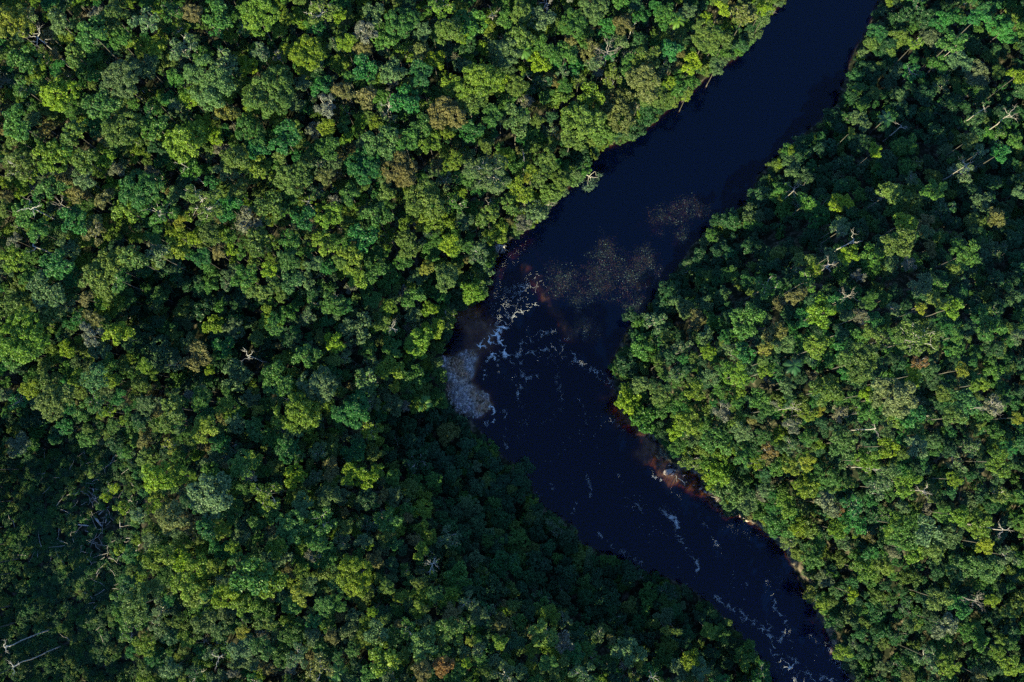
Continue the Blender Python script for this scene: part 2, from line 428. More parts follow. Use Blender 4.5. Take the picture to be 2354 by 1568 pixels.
def make_crown(R, style, seed, leafL=0.40, dens=20.0):
    rng = np.random.default_rng(seed)
    ph = rng.uniform(0, 6.28, 3)
    if style == 'billow': nb, br, drop, lr, spread, dk = int(3 + R * 1.25), 0.36, 0.30, 0.115, 0.72, 1.0
    elif style == 'dome': nb, br, drop, lr, spread, dk = int(4 + R * 1.1), 0.42, 0.16, 0.095, 0.60, 1.1
    else: nb, br, drop, lr, spread, dk = int(5 + R * 1.3), 0.25, 0.34, 0.085, 0.80, 0.8
    el, ea = rng.uniform(0.78, 1.0), rng.uniform(0, 3.14)
    boughs = []
    for t in range(nb * 30):
        if len(boughs) >= nb: break
        a = rng.uniform(0, 6.283); q = math.sqrt(rng.uniform(0, 1)) if boughs else 0.1
        rho = q * R * spread
        p2 = np.array([rho * math.cos(a), rho * math.sin(a) * el])
        p2 = np.array([p2[0] * math.cos(ea) - p2[1] * math.sin(ea), p2[0] * math.sin(ea) + p2[1] * math.cos(ea)])
        rb = R * br * rng.uniform(0.72, 1.25)
        z = R * (0.42 * math.sqrt(max(0, 1 - 0.8 * q * q))) + rng.normal() * drop * R * 0.5 - (drop * R * 0.6 if rng.uniform() < 0.25 else 0)
        p = np.array([p2[0], p2[1], z])
        if all(np.linalg.norm(p2 - b[:2]) > 0.62 * (rb + r2) for b, r2 in boughs): boughs.append((p, rb))
    lobes, owner = [], []
    for bi, (p, rb) in enumerate(boughs):
        rl0 = max(0.42, min(0.95, R * lr))
        nl = int(2.6 * (rb / rl0) ** 2 * (0.8 if style == 'airy' else 1.0)) + 3
        d = sphere_dirs(nl, rng, -0.15)
        for k in range(len(d)):
            rr_ = rb * rng.uniform(0.72, 1.08)
            lobes.append((p + d[k] * rr_ * (1, 1, 0.72), rl0 * rng.uniform(0.65, 1.4))); owner.append(bi)
    Cs, Ns, Ts = [], [], []
    LP = np.array([l[0] for l in lobes]); LR = np.array([l[1] for l in lobes])
    btone = rng.normal(0, 0.09, len(boughs))
    for i, (p, rl) in enumerate(lobes):
        k = max(10, int(4 * math.pi * rl * rl * 0.6 * dens * dk))
        d = sphere_dirs(k, rng)
        c = p + d * (rl * rng.uniform(0.6, 1.1, len(d)))[:, None] * (1, 1, 0.78)
        near = np.where(np.linalg.norm(LP - p, axis=1) < LR + rl)[0]
        keep = np.ones(len(c), bool)
        for j in near:
            if j != i: keep &= ((c - LP[j]) ** 2).sum(1) > (LR[j] * 0.66) ** 2
        bc, rb = boughs[owner[i]]
        keep &= (((c - bc) / (1, 1, 0.72)) ** 2).sum(1) > (rb * 0.62) ** 2
        c, d = c[keep], d[keep]
        nn = d * 0.95 + np.array([0, 0, 0.30]) + rng.normal(size=d.shape) * 0.45
        nn /= np.linalg.norm(nn, axis=1, keepdims=True)
        Cs.append(c); Ns.append(nn)
        Ts.append(np.clip(rng.normal(0.5 + btone[owner[i]] + rng.normal() * 0.10, 0.2, len(c)), 0, 1))
    C = np.concatenate(Cs); Nn = np.concatenate(Ns); T = np.concatenate(Ts)
    L = leafL * rng.uniform(0.65, 1.3, len(C))
    co, f = leaf_quads(C, Nn, L, L * rng.uniform(0.5, 0.75, len(C)), rng)
    me = mesh_np('crown', co, f, [LEAF])
    me.attributes.new('tone', 'FLOAT', 'FACE').data.foreach_set('value', T.astype(np.float32))
    lobes = [(p + (0, 0, rb * 0.35), rb * 0.6) for p, rb in boughs]
    # limbs reaching from the fork (origin) to the clumps
    paths = []
    for p, rl in lobes:
        e = Vector(p) * (1.0 if style == 'airy' else 0.85)
        if style == 'airy': e.z += rl * 0.45
        mid = Vector((e.x * 0.45 + rng.normal() * 0.12 * R, e.y * 0.45 + rng.normal() * 0.12 * R, e.z * 0.62))
        q = (mid + e) / 2 + Vector(rng.normal(size=3) * 0.06 * R)
        w = 0.011 * R + 0.015
        paths.append(([(0, 0, -0.25), mid * 0.5, mid, q, e], [w * 1.9, w * 1.5, w * 1.15, w * 0.8, w * 0.4]))
        if style == 'airy':
            for _ in range(5):
                g = e + Vector(rng.normal(size=3)) * rl * 0.9
                paths.append(([q, (q + g) / 2 + Vector(rng.normal(size=3)) * 0.1, g], [w * 0.6, w * 0.45, w * 0.22]))
    lm = tubes_mesh('limbs', paths, PALE if style == 'airy' else BARK, 4)
    return me, lm
SIZES = (1.9, 3.0, 4.6, 6.4)
PROTO = {}
seed = 100
for s, R in enumerate(SIZES):
    for style in ('billow', 'dome', 'airy'):
        PROTO[s, style] = []
        for k in range(4):
            seed += 1
            PROTO[s, style].append(make_crown(R, style, seed, (0.34, 0.42, 0.50, 0.38)[k], (26, 19, 14, 22)[k]))
def trunk_mesh(seed):
    rng = random.Random(seed)
    P, R, x, y = [], [], 0, 0
    for i in range(7):
        f = i / 6
        P.append((x, y, -f)); R.append(0.07 + 0.075 * f + (0.1 if i == 6 else 0))
        x += rng.uniform(-.12, .12); y += rng.uniform(-.12, .12)
    return tubes_mesh('trunk', [(P, R)], BARK, 6)
TRUNKS = [trunk_mesh(k) for k in range(4)]

print('t %.1f' % (time.time() - T0))
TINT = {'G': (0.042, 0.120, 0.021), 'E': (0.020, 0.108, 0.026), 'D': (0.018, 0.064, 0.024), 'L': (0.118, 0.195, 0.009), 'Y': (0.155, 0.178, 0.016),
        'O': (0.070, 0.122, 0.022), 'S': (0.068, 0.126, 0.050), 'B': (0.108, 0.108, 0.036), 'R': (0.150, 0.085, 0.028), 'W': (0.112, 0.122, 0.088)}
CNAME = {'G': 'mid green', 'E': 'emerald green', 'D': 'deep green', 'L': 'lime green', 'Y': 'golden yellow', 'O': 'olive green',
         'S': 'pale grey green', 'B': 'brownish olive', 'R': 'rusty brown', 'W': 'silvery grey'}
STYLE = {'G': 'billow', 'E': 'billow', 'D': 'dome', 'L': 'billow', 'Y': 'billow', 'O': 'dome', 'S': 'airy', 'B': 'dome', 'R': 'airy', 'W': 'airy'}

# crowns read off the photograph: piece of the picture, then x y radius colour
LISTED = {
'A': '40 140 130 Y;400 140 110 OS;620 220 120 G;810 260 80 G;760 80 100 O;1000 130 100 S;1180 70 80 G;1310 60 80 B;1500 100 100 G;1760 80 140 LG;2200 60 110 O;2330 90 60 L;1050 310 85 L;1240 320 110 S;2110 330 125 L;1690 430 75 L;1790 350 70 S;130 390 110 G;300 420 60 L;500 360 90 O;380 360 50 B;990 430 80 S;800 520 140 S;380 640 125 L;150 600 90 G;1420 540 190 GS;1820 610 190 GO;1540 430 110 S;2210 590 80 E;2320 610 60 B;2080 560 60 S;690 700 120 G;1200 720 45 S;1540 770 100 BY;2240 720 90 W;1300 650 70 L;100 830 110 G;820 880 130 O;490 900 100 O;1060 850 100 G;1270 960 150 LO;1440 920 80 L;1390 820 60 L;1700 880 120 G;1950 940 110 E;2250 870 60 LY;340 1060 120 LG;570 1090 120 O;100 950 90 O;1600 1080 110 O;1540 1180 80 S;1740 1140 90 LO;1930 1070 70 O;2110 1080 50 O;2260 1020 90 G;1760 1000 90 E;90 1120 110 O;570 1220 80 S;330 1290 90 G;960 1290 140 GE;1280 1250 80 D;2010 1210 130 O;2240 1210 80 OB;710 1370 85 B;1640 1300 90 O;1850 1400 110 O;880 1440 110 LO;1080 1450 120 G;1380 1400 150 O;1570 1420 90 E;2090 1500 90 E;2260 1480 90 LG;1700 1520 100 W;1240 1530 50 Y;480 1510 110 E;150 1470 90 G;10 1430 70 O;650 1530 60 S;520 1330 80 B',
'B': '670 30 100 GL;230 70 80 S;430 130 120 G;870 130 110 G;150 200 90 W;560 200 70 S;290 260 90 G;740 190 110 O;840 240 60 L;540 340 80 BO;710 330 80 D;640 420 80 L;880 280 100 D;1130 120 60 G;1220 60 90 O;1390 110 90 S;1600 130 110 G;1750 40 110 OS;1230 240 110 O;1130 350 120 S;1540 360 90 G;1390 310 70 G;1360 420 70 L;20 280 60 L;150 440 90 E;340 480 100 S;540 500 90 ED;50 530 60 G;170 660 100 B;40 630 60 B;420 680 110 E;500 590 90 O;760 580 80 LO;950 530 150 LO;1080 530 70 L;1210 560 90 O;880 660 120 O;720 770 120 B;1200 810 110 SO;1030 790 70 G;1540 580 50 G;1340 540 100 D;1530 490 50 S;1950 150 80 B;2240 90 80 G;2110 380 100 O;2270 330 80 E;2330 300 50 O;1870 520 80 OY;2230 260 40 Y;1750 430 60 S;2000 450 80 G;1720 640 100 LO;2100 540 130 BS;2270 560 50 L;2160 640 120 O;1900 730 150 BO;2110 760 100 D;2330 600 70 G;1660 820 150 O;1800 890 110 OG;1900 920 60 D;1580 950 110 O;1620 1100 110 D;2040 870 80 D;1440 1090 80 O;1140 1060 50 L;910 890 80 E;1000 1000 70 O;550 850 80 G;600 970 80 LG;430 960 90 G;260 960 110 GS;160 1110 130 E;330 1060 80 DS;400 1160 130 B;770 1110 80 LO;1000 1180 170 S;850 1210 70 G;720 1230 70 S;310 1330 80 O;560 1360 140 O;60 1340 80 G;1230 1300 90 LO;1270 1220 45 Y;1380 1200 90 O;1450 1330 80 O;1330 1450 90 S;1010 1470 100 O;1150 1400 90 O;790 1400 90 G;240 1480 100 G;620 1500 80 LO;540 1540 50 Y;1250 1520 60 W;1310 1170 50 L;1500 1240 80 O',
'C': '40 60 60 S;170 120 60 L;270 50 60 L;440 90 90 BO;560 40 60 L;560 110 50 S;170 230 110 O;300 260 80 O;400 300 70 D;60 430 70 L;200 330 70 O;240 450 60 S;60 560 60 G;40 630 40 O;1540 120 110 D;1700 110 90 D;1800 130 70 E;1890 110 70 E;1720 240 80 DW;1880 270 90 G;2220 200 110 E;2050 110 70 E;1610 290 55 LO;2060 490 100 SW;2310 520 70 L;2180 490 60 O;1930 420 80 S;1770 430 70 G;1600 480 80 E;1300 490 110 D;1420 330 100 D;1330 630 50 O;1200 650 80 D;1060 830 90 D;1170 900 30 Y;1230 960 90 D;1000 1010 90 D;750 1150 70 S;850 1050 80 D;1340 1030 55 L;1440 1090 70 D;1120 1120 90 D;560 1330 100 D;330 1510 100 D;1100 1390 75 L;940 1480 110 E;860 1390 80 G;1440 1320 100 O;1590 1380 90 O;1590 1220 50 S;1750 1290 80 G;1980 960 80 O;2060 1040 60 S;2200 1050 70 E;1930 1170 90 S;2130 1270 100 D;2080 1380 70 S;2160 1500 80 B;2320 1320 50 S;1550 1520 90 LO;1680 1540 70 B;1090 1550 60 S;1750 930 100 D;1860 700 90 D;1700 650 90 D;2240 780 90 D;2300 960 60 G;1990 1310 90 D;1800 1440 90 D',
'D': '250 20 80 G;460 150 90 S;70 200 100 LO;380 240 110 E;720 240 130 O;640 20 90 B;900 200 120 O;1080 180 90 S;1060 50 70 G;1200 40 70 L;1340 60 70 L;1210 150 70 YL;1430 60 80 O;1760 80 110 O;1990 90 80 G;2230 110 80 LO;2330 230 60 O;1380 200 60 E;1500 170 60 B;1590 150 50 L;1680 320 90 G;1840 280 60 L;2150 250 60 S;1980 210 80 G;2000 370 90 ES;1880 400 60 O;1780 440 80 O;630 330 100 O;810 360 80 G;720 430 70 O;700 480 45 L;290 420 120 S;70 510 90 O;590 490 60 B;640 620 80 B;1090 470 70 GD;330 600 110 O;130 720 180 LG;620 740 90 W;800 740 90 L;940 760 120 D;450 830 60 L;60 850 120 G;1380 640 70 L;1400 560 100 D;1600 690 80 S;1540 810 80 E;1700 740 60 O;1800 620 90 LG;1890 690 60 G;2000 760 90 D;2290 520 90 G;2310 790 80 L;2300 910 70 O;2100 890 90 G;1090 880 120 DS;1190 940 60 S;1340 890 90 B;1370 970 40 L;1440 900 50 O;640 1040 110 ES;200 1110 80 L;310 1060 90 O;340 1190 130 O;660 1210 80 G;740 1270 50 L;1610 1030 100 S;1900 1040 110 G;2200 1080 130 S;1180 1240 110 O;1360 1180 80 G;1550 1230 80 LG;1410 1390 90 LO;2050 1280 150 LG;1620 1350 70 S;1770 1260 50 OY;1740 1390 90 GD;330 1360 65 E;500 1380 50 O;590 1440 80 G;110 1490 90 SW;1170 1500 60 YO;1150 1350 80 O;2020 1420 60 S;2330 1280 60 E;1980 1530 90 E;1600 1540 80 D',
'E': '150 60 110 E;60 200 100 OL;90 340 80 LO;220 290 90 G;450 90 120 O;580 270 60 YB;750 110 70 L;850 120 60 G;940 170 80 S;1060 40 80 LO;700 340 100 OS;900 430 90 LG;430 230 60 G;730 620 75 O;710 750 50 D;610 560 70 L;500 480 80 G;320 540 60 LG;110 680 110 S;260 640 70 O;630 690 70 L;550 790 110 LG;20 540 60 E;660 930 55 OS;340 980 90 LO;170 1060 100 SG;500 1020 90 G;680 1010 60 G;370 1090 40 Y;20 890 50 S;90 1260 120 E;200 1400 80 LO;640 1310 100 D;740 1430 90 BO;480 1480 100 D;850 1400 80 D;2320 520 60 S;2160 650 80 S;2280 440 90 D;2260 760 50 O;2000 600 70 D;2080 830 80 G;2000 950 100 D;2190 940 60 O;1980 1190 95 L;2080 1090 70 OS;2200 1150 80 O;2100 1330 100 G;2300 1400 60 L;2230 1250 70 G;2330 1500 60 G',
'F': '1090 20 60 S;1500 90 110 O;1690 30 50 S;1710 140 60 B;1960 180 110 G;840 220 80 O;920 280 60 LY;1030 190 60 S;1160 190 80 L;1320 200 90 G;1440 240 60 S;1220 330 50 W;850 370 75 EL;590 400 95 G;790 470 75 B;970 580 115 LG;460 630 110 G;650 710 100 B;700 800 70 S;110 630 90 B;30 560 60 S;170 520 50 S;1650 390 80 S;1570 240 60 W;1760 500 80 O;1870 550 80 LG;1650 560 40 Y;1230 610 60 W;1090 730 75 D;1650 760 170 O;1490 740 60 G;1390 770 80 O;1890 750 50 G;2130 690 90 G;2310 750 60 S;950 820 100 OL;1230 920 140 O;1640 930 65 R;1590 1020 70 L;1930 980 55 Y;1960 1210 110 ES;1600 1280 100 E;1480 1160 150 SB;1270 1150 55 L;1010 1120 120 O;730 1100 60 S;390 1010 90 LG;220 1010 70 S;180 850 60 L;580 830 50 YB;570 920 50 O;580 990 60 LG;100 1130 75 LO;280 1260 70 W;590 1260 70 G;400 1210 50 G;770 1360 70 W;880 1280 60 LO;950 1260 40 Y;2150 1230 80 WB;1890 1310 90 O;1810 1140 60 O;1300 1270 90 G;1420 1400 60 S;1420 1510 80 L;1130 1480 110 GS;40 1340 90 LO;250 1480 100 G;410 1400 70 S;580 1430 70 DG;880 1450 60 G;770 1500 70 S;600 1540 60 RB;2060 1080 70 LO;2310 1310 45 YL;1610 1510 80 S;2160 1400 60 G;1990 1510 70 S;2250 1530 60 E',
'G': '1060 150 110 L;1220 150 80 LG;1430 290 150 S;1410 510 90 E;1160 440 115 BO;950 420 60 S;1090 710 100 LO;1650 70 100 G;1840 270 110 LO;2020 160 80 L;2090 350 80 SG;2220 480 110 G;2190 610 100 G;2280 140 60 B;1990 500 110 G;2150 690 60 W;1890 640 80 LG;1230 740 70 L;1350 760 80 LO;1260 910 90 LG;1700 860 130 G;1860 880 110 LG;1550 970 90 L;1660 1040 80 LG;950 1040 130 OG;1050 920 60 O;990 1310 85 LG;1400 1160 80 SO;1830 1160 80 O;1670 1220 45 Y;2080 960 80 YO;2230 1040 70 G;2320 900 50 E;1650 1330 80 S;1800 1340 80 G;2050 1390 90 S;2200 1480 100 BO;1170 1480 90 S;990 1470 60 O;1600 1510 40 W;2330 1400 40 E',
'H': '50 140 70 L;180 150 80 L;500 60 110 D;630 170 60 G;550 290 80 LO;150 300 90 D;940 80 40 S;760 130 80 D;860 320 50 S;1080 240 110 D;1270 80 75 D;1110 430 90 DE;20 480 70 O;330 450 90 G;200 490 90 D;740 570 90 S;1140 760 100 E;1350 740 90 D;1220 580 80 G;1560 560 80 DS;800 880 110 G;80 860 140 L;1040 950 110 D;1550 840 110 D;1750 860 90 D;640 960 60 G;740 1220 100 GO;240 1220 90 S;210 1080 40 L;1090 1290 70 LG;1390 1230 90 LS;890 1280 35 Y;570 1330 110 GS;540 1510 80 RO;710 1470 80 R;1130 1530 90 S;870 1440 40 L;1980 1370 110 S;1640 1270 70 D;1430 1440 60 G;1660 1510 90 SE;2050 1430 50 YO;2250 1210 40 YO;2320 1220 40 O;2150 1160 50 O;270 1420 100 LG;180 1520 60 G;420 1370 50 O;1830 1000 100 D;2000 820 90 D;1380 1000 80 D;2250 950 80 D',
'I': '60 40 80 O;250 110 110 LG;200 190 70 L;430 30 70 G;500 50 60 L;610 30 50 B;760 90 60 YO;870 50 55 Y;660 80 60 G;350 270 110 GS;450 340 70 S;860 210 100 LO;990 150 120 G;690 250 70 OG;720 350 80 LG;1000 340 100 WS;1080 380 45 R;1170 200 50 O;1290 40 90 LG;1350 230 90 S;1430 140 80 S;1560 190 90 LG;1700 270 80 O;1180 350 80 E;1190 470 90 E;1080 520 70 LG;1470 480 90 LG;1540 540 100 G;690 460 110 G;800 490 60 L;880 500 90 O;740 590 70 OS;930 590 60 G;1910 420 95 LG;2200 50 90 GL;1880 170 60 L;2200 270 70 O;2330 280 50 G;2060 490 90 LG;2100 620 65 LY;1700 520 100 S;1880 560 90 S;1590 660 80 LG;1750 660 80 O;1390 760 90 OL;1250 800 90 GL;1540 840 80 O;1620 860 50 O;1950 760 90 GS;2100 770 110 SG;2250 700 80 S;980 850 60 SW;900 710 90 G;1170 960 60 L;880 980 50 O;970 1030 50 LO;1780 1000 80 SL;1920 1050 75 E;2140 1010 50 L;2280 1060 80 O;1820 1180 105 WS;2030 1260 90 G;1230 1230 60 DE;1060 1150 60 D;1120 1370 60 LO;1840 1460 80 LG;1690 1400 90 S;2270 1310 50 G;2170 1360 50 LG;2290 1450 80 LO;2060 1530 60 B;1570 1520 60 BO;190 1220 60 OL;280 1240 60 G;450 1400 90 GO;560 1500 80 E;60 1420 70 L;320 1150 30 O;130 1490 70 S;20 1300 60 D'}

# shaded ground behind the rises: the canopy there is set lower to make the shade (photo 2354-wide outlines)
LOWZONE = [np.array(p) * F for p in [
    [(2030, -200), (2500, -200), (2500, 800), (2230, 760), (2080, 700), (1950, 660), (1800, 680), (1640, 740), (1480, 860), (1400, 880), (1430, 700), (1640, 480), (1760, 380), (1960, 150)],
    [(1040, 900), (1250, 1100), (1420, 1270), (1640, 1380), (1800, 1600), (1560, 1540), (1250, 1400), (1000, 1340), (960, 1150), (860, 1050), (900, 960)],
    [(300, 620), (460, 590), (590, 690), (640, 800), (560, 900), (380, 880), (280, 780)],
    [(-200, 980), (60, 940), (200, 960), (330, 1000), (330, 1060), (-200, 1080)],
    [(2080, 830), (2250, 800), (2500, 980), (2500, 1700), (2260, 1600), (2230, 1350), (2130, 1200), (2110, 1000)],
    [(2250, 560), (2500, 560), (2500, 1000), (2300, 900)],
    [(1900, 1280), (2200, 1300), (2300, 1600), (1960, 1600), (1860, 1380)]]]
CLEARING = np.array([(-400, 1070), (60, 1060), (200, 1000), (310, 1060), (330, 1160), (300, 1290), (260, 1420), (330, 1560), (300, 1900), (-400, 1900)]) * F
_zu, _zv = np.arange(-320, 1360, 4.0), np.arange(-300, 1000, 4.0)
_ZP = np.stack([a.ravel() for a in np.meshgrid(_zu, _zv)], 1)
_Z = np.zeros(len(_ZP), int)
for z in LOWZONE: _Z[inside(z, _ZP)] = 1
_Z[inside(CLEARING, _ZP)] = 2
_Z = _Z.reshape(len(_zv), len(_zu)).tolist()
def zone(u, v):
    j, i = int(round((v + 300) / 4)), int(round((u + 320) / 4))
    return ('high', 'low', 'clearing')[_Z[min(max(j, 0), len(_Z) - 1)][min(max(i, 0), len(_Z[0]) - 1)]]

rnd = random.Random(11)
def solve(u, v, h):
    """place a crown of height h above its own ground so that it shows at u, v"""
    z = h
    for _ in range(4):
        x, y, t = pt(u, v, z)
        g = lookup(_gz, x, y)
        z = max(g, 0) + h
    return x, y, max(g, -0.3), t * 36 / 28 / 1024
SPEC = []
for c, text in LISTED.items():
    for e in text.split(';'):
        x, y, r, k = e.split()
        u, v = cp(c, float(x), float(y)); rp = cr(c, float(r))
        zn = zone(u, v)
        big = min(1.0, rp / 24)
        h = {'high': 12.5, 'low': 9.0, 'clearing': 11.0}[zn] + 7.0 * big + rnd.uniform(-1, 1)
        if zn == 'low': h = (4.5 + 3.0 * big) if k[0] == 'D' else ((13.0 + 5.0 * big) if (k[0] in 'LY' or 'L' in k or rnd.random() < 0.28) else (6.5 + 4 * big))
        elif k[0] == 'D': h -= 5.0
        elif u > 690 and (u - 690) > (v - 330) * .55 and k[0] not in 'LY' and rnd.random() < .6: h -= 6.0
        if k[0] == 'D' and (u < 560 or v < 200) and lookup(_gs, *pt(u, v, 5)[:2]) < 9: h = 4.5
        gx, gy, gz0, mp = solve(u, v, h)
        if zn == 'low' and u < 640 and k[0] != 'D': h = min(h, 8.0 + 3 * big)
        cap = (5.5 + 0.22 * max(0, lookup(_gs, gx, gy))) if (zn == 'low' and u < 640) else (11 + 1.5 * max(0, lookup(_gs, gx, gy)))
        if h > cap: h = cap; gx, gy, gz0, mp = solve(u, v, h)
        SPEC.append(dict(u=u, v=v, rp=rp, k=k, h=h, x=gx, y=gy, g=gz0, r=rp * mp * 1.05, zn=zn))
def tint_of(k, amt=0.14):
    a = np.array(TINT[k[0]])
    if len(k) > 1: a = a * 0.58 + np.array(TINT[k[1]]) * 0.42
    f = rnd.uniform(1 - amt, 1 + amt)
    return tuple(a * f * np.array([rnd.uniform(0.9, 1.1), 1, rnd.uniform(0.85, 1.15)]))
def pick_proto(k, r):
    s = min(range(4), key=lambda i: abs(math.log(r / SIZES[i])))
    stl = STYLE[k[0]]
    if k[0] == 'S' and rnd.random() < 0.6: stl = 'billow'
    elif rnd.random() < 0.25: stl = rnd.choice(['billow', 'dome', 'airy'])
    return s, stl, rnd.randrange(4), r / SIZES[s]
SPEC.sort(key=lambda d: -d['rp'])
NAMED, REST = SPEC[:300], SPEC[300:]

print('t %.1f' % (time.time() - T0))
# ------------------------------------------------------------------ landmarks used in the labels
LAND = [('golden tree on the left edge', *cp('A', 40, 140)), ('bare upper left dead tree', *cp('A', 240, 240)), ('brightest upper lime tree', *cp('A', 2110, 330)),
        ('pale leaning upper trunk', *cp('A', 1410, 1010)), ('bleached slim upper snag', *cp('A', 2120, 1380)), ('dark upper bank palm', *cp('B', 1260, 345)), ('leafless upper bank tree', *cp('B', 1840, 340)),
        ('fallen tree in the river', *cp('N', 1330, 820)), ('bare pink riverside bush', *cp('B', 1430, 1400)), ('tangle of bank roots', *cp('V', 1500, 470)), ('gravel shoal', *cp('E', 860, 1030)),
        ('white rapids', *cp('E', 1080, 760)), ('boulder off the right bank', *cp('K', 520, 370)), ('heap of pink rocks', *cp('K', 1850, 1150)), ('dark lower left clearing', *cp('G', 500, 550)),
        ('lower left forest palm', *cp('G', 1370, 980)), ('bare round white crown', *cp('H', 620, 760)), ('broken white lower snag', *cp('G', 1500, 1400)), ('rusty trees at the bottom', *cp('H', 620, 1490)),
        ('weed bed in the river', *cp('W', 900, 950)), ('forked white right snag', *cp('F', 1190, 80)), ('golden right forest tree', *cp('F', 1930, 980)), ('rusty right forest tree', *cp('F', 1640, 930)),
        ('silvery lower right tree', *cp('I', 1820, 1180)), ('yellow lower right tree', *cp('I', 2100, 620)), ('upper right corner', 1024, 0), ('lower right corner', 1024, 682), ('lower left corner', 0, 682),
        ('lower river lime pair', *cp('H', 115, 150)), ('left forest dark hollow', *cp('D', 1150, 600)), ('white left edge limb', *cp('D', 210, 120)), ('top edge middle', 512, 0),
        ('right edge middle', 1024, 341), ('round blue green left tree', *cp('D', 330, 1360)), ('lower river mouth', *cp('I', 700, 1540)), ('upper river mouth', *cp('C', 900, 0))]
def where(du, dv):
    a = math.degrees(math.atan2(-dv, du)) % 360
    return ['right of', 'upper right of', 'above', 'upper left of', 'left of', 'lower left of', 'below', 'lower right of'][int((a + 22.5) // 45) % 8]
FIXED = {('A', 40, 140): 'broad golden yellow tree cut by the left edge near the top',
         ('A', 2110, 330): 'bright lime tree standing out high in the upper left forest',
         ('A', 1440, 920): 'small bright lime tree beside a pale leaning trunk',
         ('A', 800, 520): 'grey green tree with a thick white limb showing on its lower side',
         ('F', 1650, 760): 'largest smooth round olive crown of the right forest',
         ('F', 1640, 930): 'rusty brown tree among green crowns of the right forest',
         ('I', 1820, 1180): 'silvery leaning crown alone in the dark lower right forest',
         ('I', 2100, 620): 'bright yellow lime crown near the lower right edge',
         ('E', 900, 430): 'bulky lime crown jutting into the river just above the shoal',
         ('E', 1980, 1190): 'bright lime round tree at the river edge opposite the shoal',
         ('D', 330, 1360): 'blue green round tree alone in the dark at the left',
         ('H', 80, 860): 'bright lime billowing crown in the lower middle forest'}
fixed_uv = {cp(*k): v for k, v in FIXED.items()}
groups = {}
for d in NAMED:
    f = [v for k, v in fixed_uv.items() if abs(k[0] - d['u']) < .1 and abs(k[1] - d['v']) < .1]
    if f:
        d['label'] = f[0]; continue
    L = min(LAND, key=lambda l: math.hypot(l[1] - d['u'], l[2] - d['v']) + (0 if math.hypot(l[1] - d['u'], l[2] - d['v']) > 9 else 60))
    d['dist'] = math.hypot(L[1] - d['u'], L[2] - d['v'])
    size = 'broad' if d['rp'] > 16 else ('medium' if d['rp'] > 12.5 else 'small')
    d['key'] = (size, CNAME[d['k'][0]], where(d['u'] - L[1], d['v'] - L[2]), L[0])
    groups.setdefault(d['key'], []).append(d)
ORD = ['nearest', 'second nearest', 'third nearest', 'fourth nearest', 'fifth nearest', 'sixth nearest']
for key, ds in groups.items():
    ds.sort(key=lambda d: d['dist'])
    for i, d in enumerate(ds):
        base = f'{key[0]} {key[1]} tree {key[2]} the {key[3]}'
        d['label'] = base if len(ds) == 1 else f'{ORD[i]} {base}'

# ------------------------------------------------------------------ the 300 largest trees, each a thing of its own
SRC = {}
def crown_lift(R, r): return 0.62 * r
for d in NAMED:
    s, style, i, f = pick_proto(d['k'], d['r'])
    cm, lm = PROTO[s, style][i]
    fork = max(2.0, d['h'] - 0.55 * d['r'])
    root = bpy.data.objects.new('rainforest_tree', None)
    root.location = (d['x'], d['y'], d['g']); root.rotation_euler = (0, 0, rnd.uniform(0, 6.283))
    root.empty_display_size = 0.5
    COL.objects.link(root)
    tag(root, d['label'], 'tree', 'rainforest trees')
    lean = (rnd.gauss(0, 0.07), rnd.gauss(0, 0.07), 0)
    cz = f * rnd.uniform(0.85, 1.12)
    c = obj('crown', cm, root, (0, 0, fork), lean, (f, f * rnd.uniform(.88, 1.1), cz))
    c['tint'] = tint_of(d['k'])
    obj('limbs', lm, root, (0, 0, fork), lean, (f, f, cz))
    ts = 0.5 + 0.11 * d['r']
    obj('trunk', TRUNKS[rnd.randrange(4)], root, (0, 0, fork), (0, 0, 0), (ts, ts, fork + 0.4))
    SRC.setdefault((s, style, i), (c, lm))

print('t %.1f' % (time.time() - T0))
# ------------------------------------------------------------------ the smaller and farther trees: one mass
class Hash:
    def __init__(self, cell): self.c, self.d = cell, {}
    def add(self, u, v, r): self.d.setdefault((int(u // self.c), int(v // self.c)), []).append((u, v, r))
    def near(self, u, v):
        a, b = int(u // self.c), int(v // self.c)
        for i in (-1, 0, 1):
            for j in (-1, 0, 1):
                yield from self.d.get((a + i, b + j), ())
hs = Hash(36)
for d in SPEC: hs.add(d['u'], d['v'], d['rp'])
FILL = list(REST)
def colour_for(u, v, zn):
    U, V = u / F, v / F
    if zn == 'low': return rnd.choices(['D', 'DE', 'DS', 'G', 'S', 'O'], [5, 3, 2, 2, 1, 1])[0]  # low zones also get darker leaves, deepening their shade by colour
    if U > 1400: return rnd.choices(['G', 'D', 'O', 'S', 'E', 'LG', 'B', 'W'], [3, 6, 2, 2, 3, 1.2, .6, .4])[0]  # dark green weighted up: shade of the right forest put into leaf colour
    return rnd.choices(['G', 'O', 'S', 'D', 'E', 'LO', 'B', 'W', 'LG'], [5, 4, 3, 2, 2, 2.5, 1.3, .7, 2])[0]
sdf_cache = {}
def land_at(x, y): return lookup(_gs, x, y)
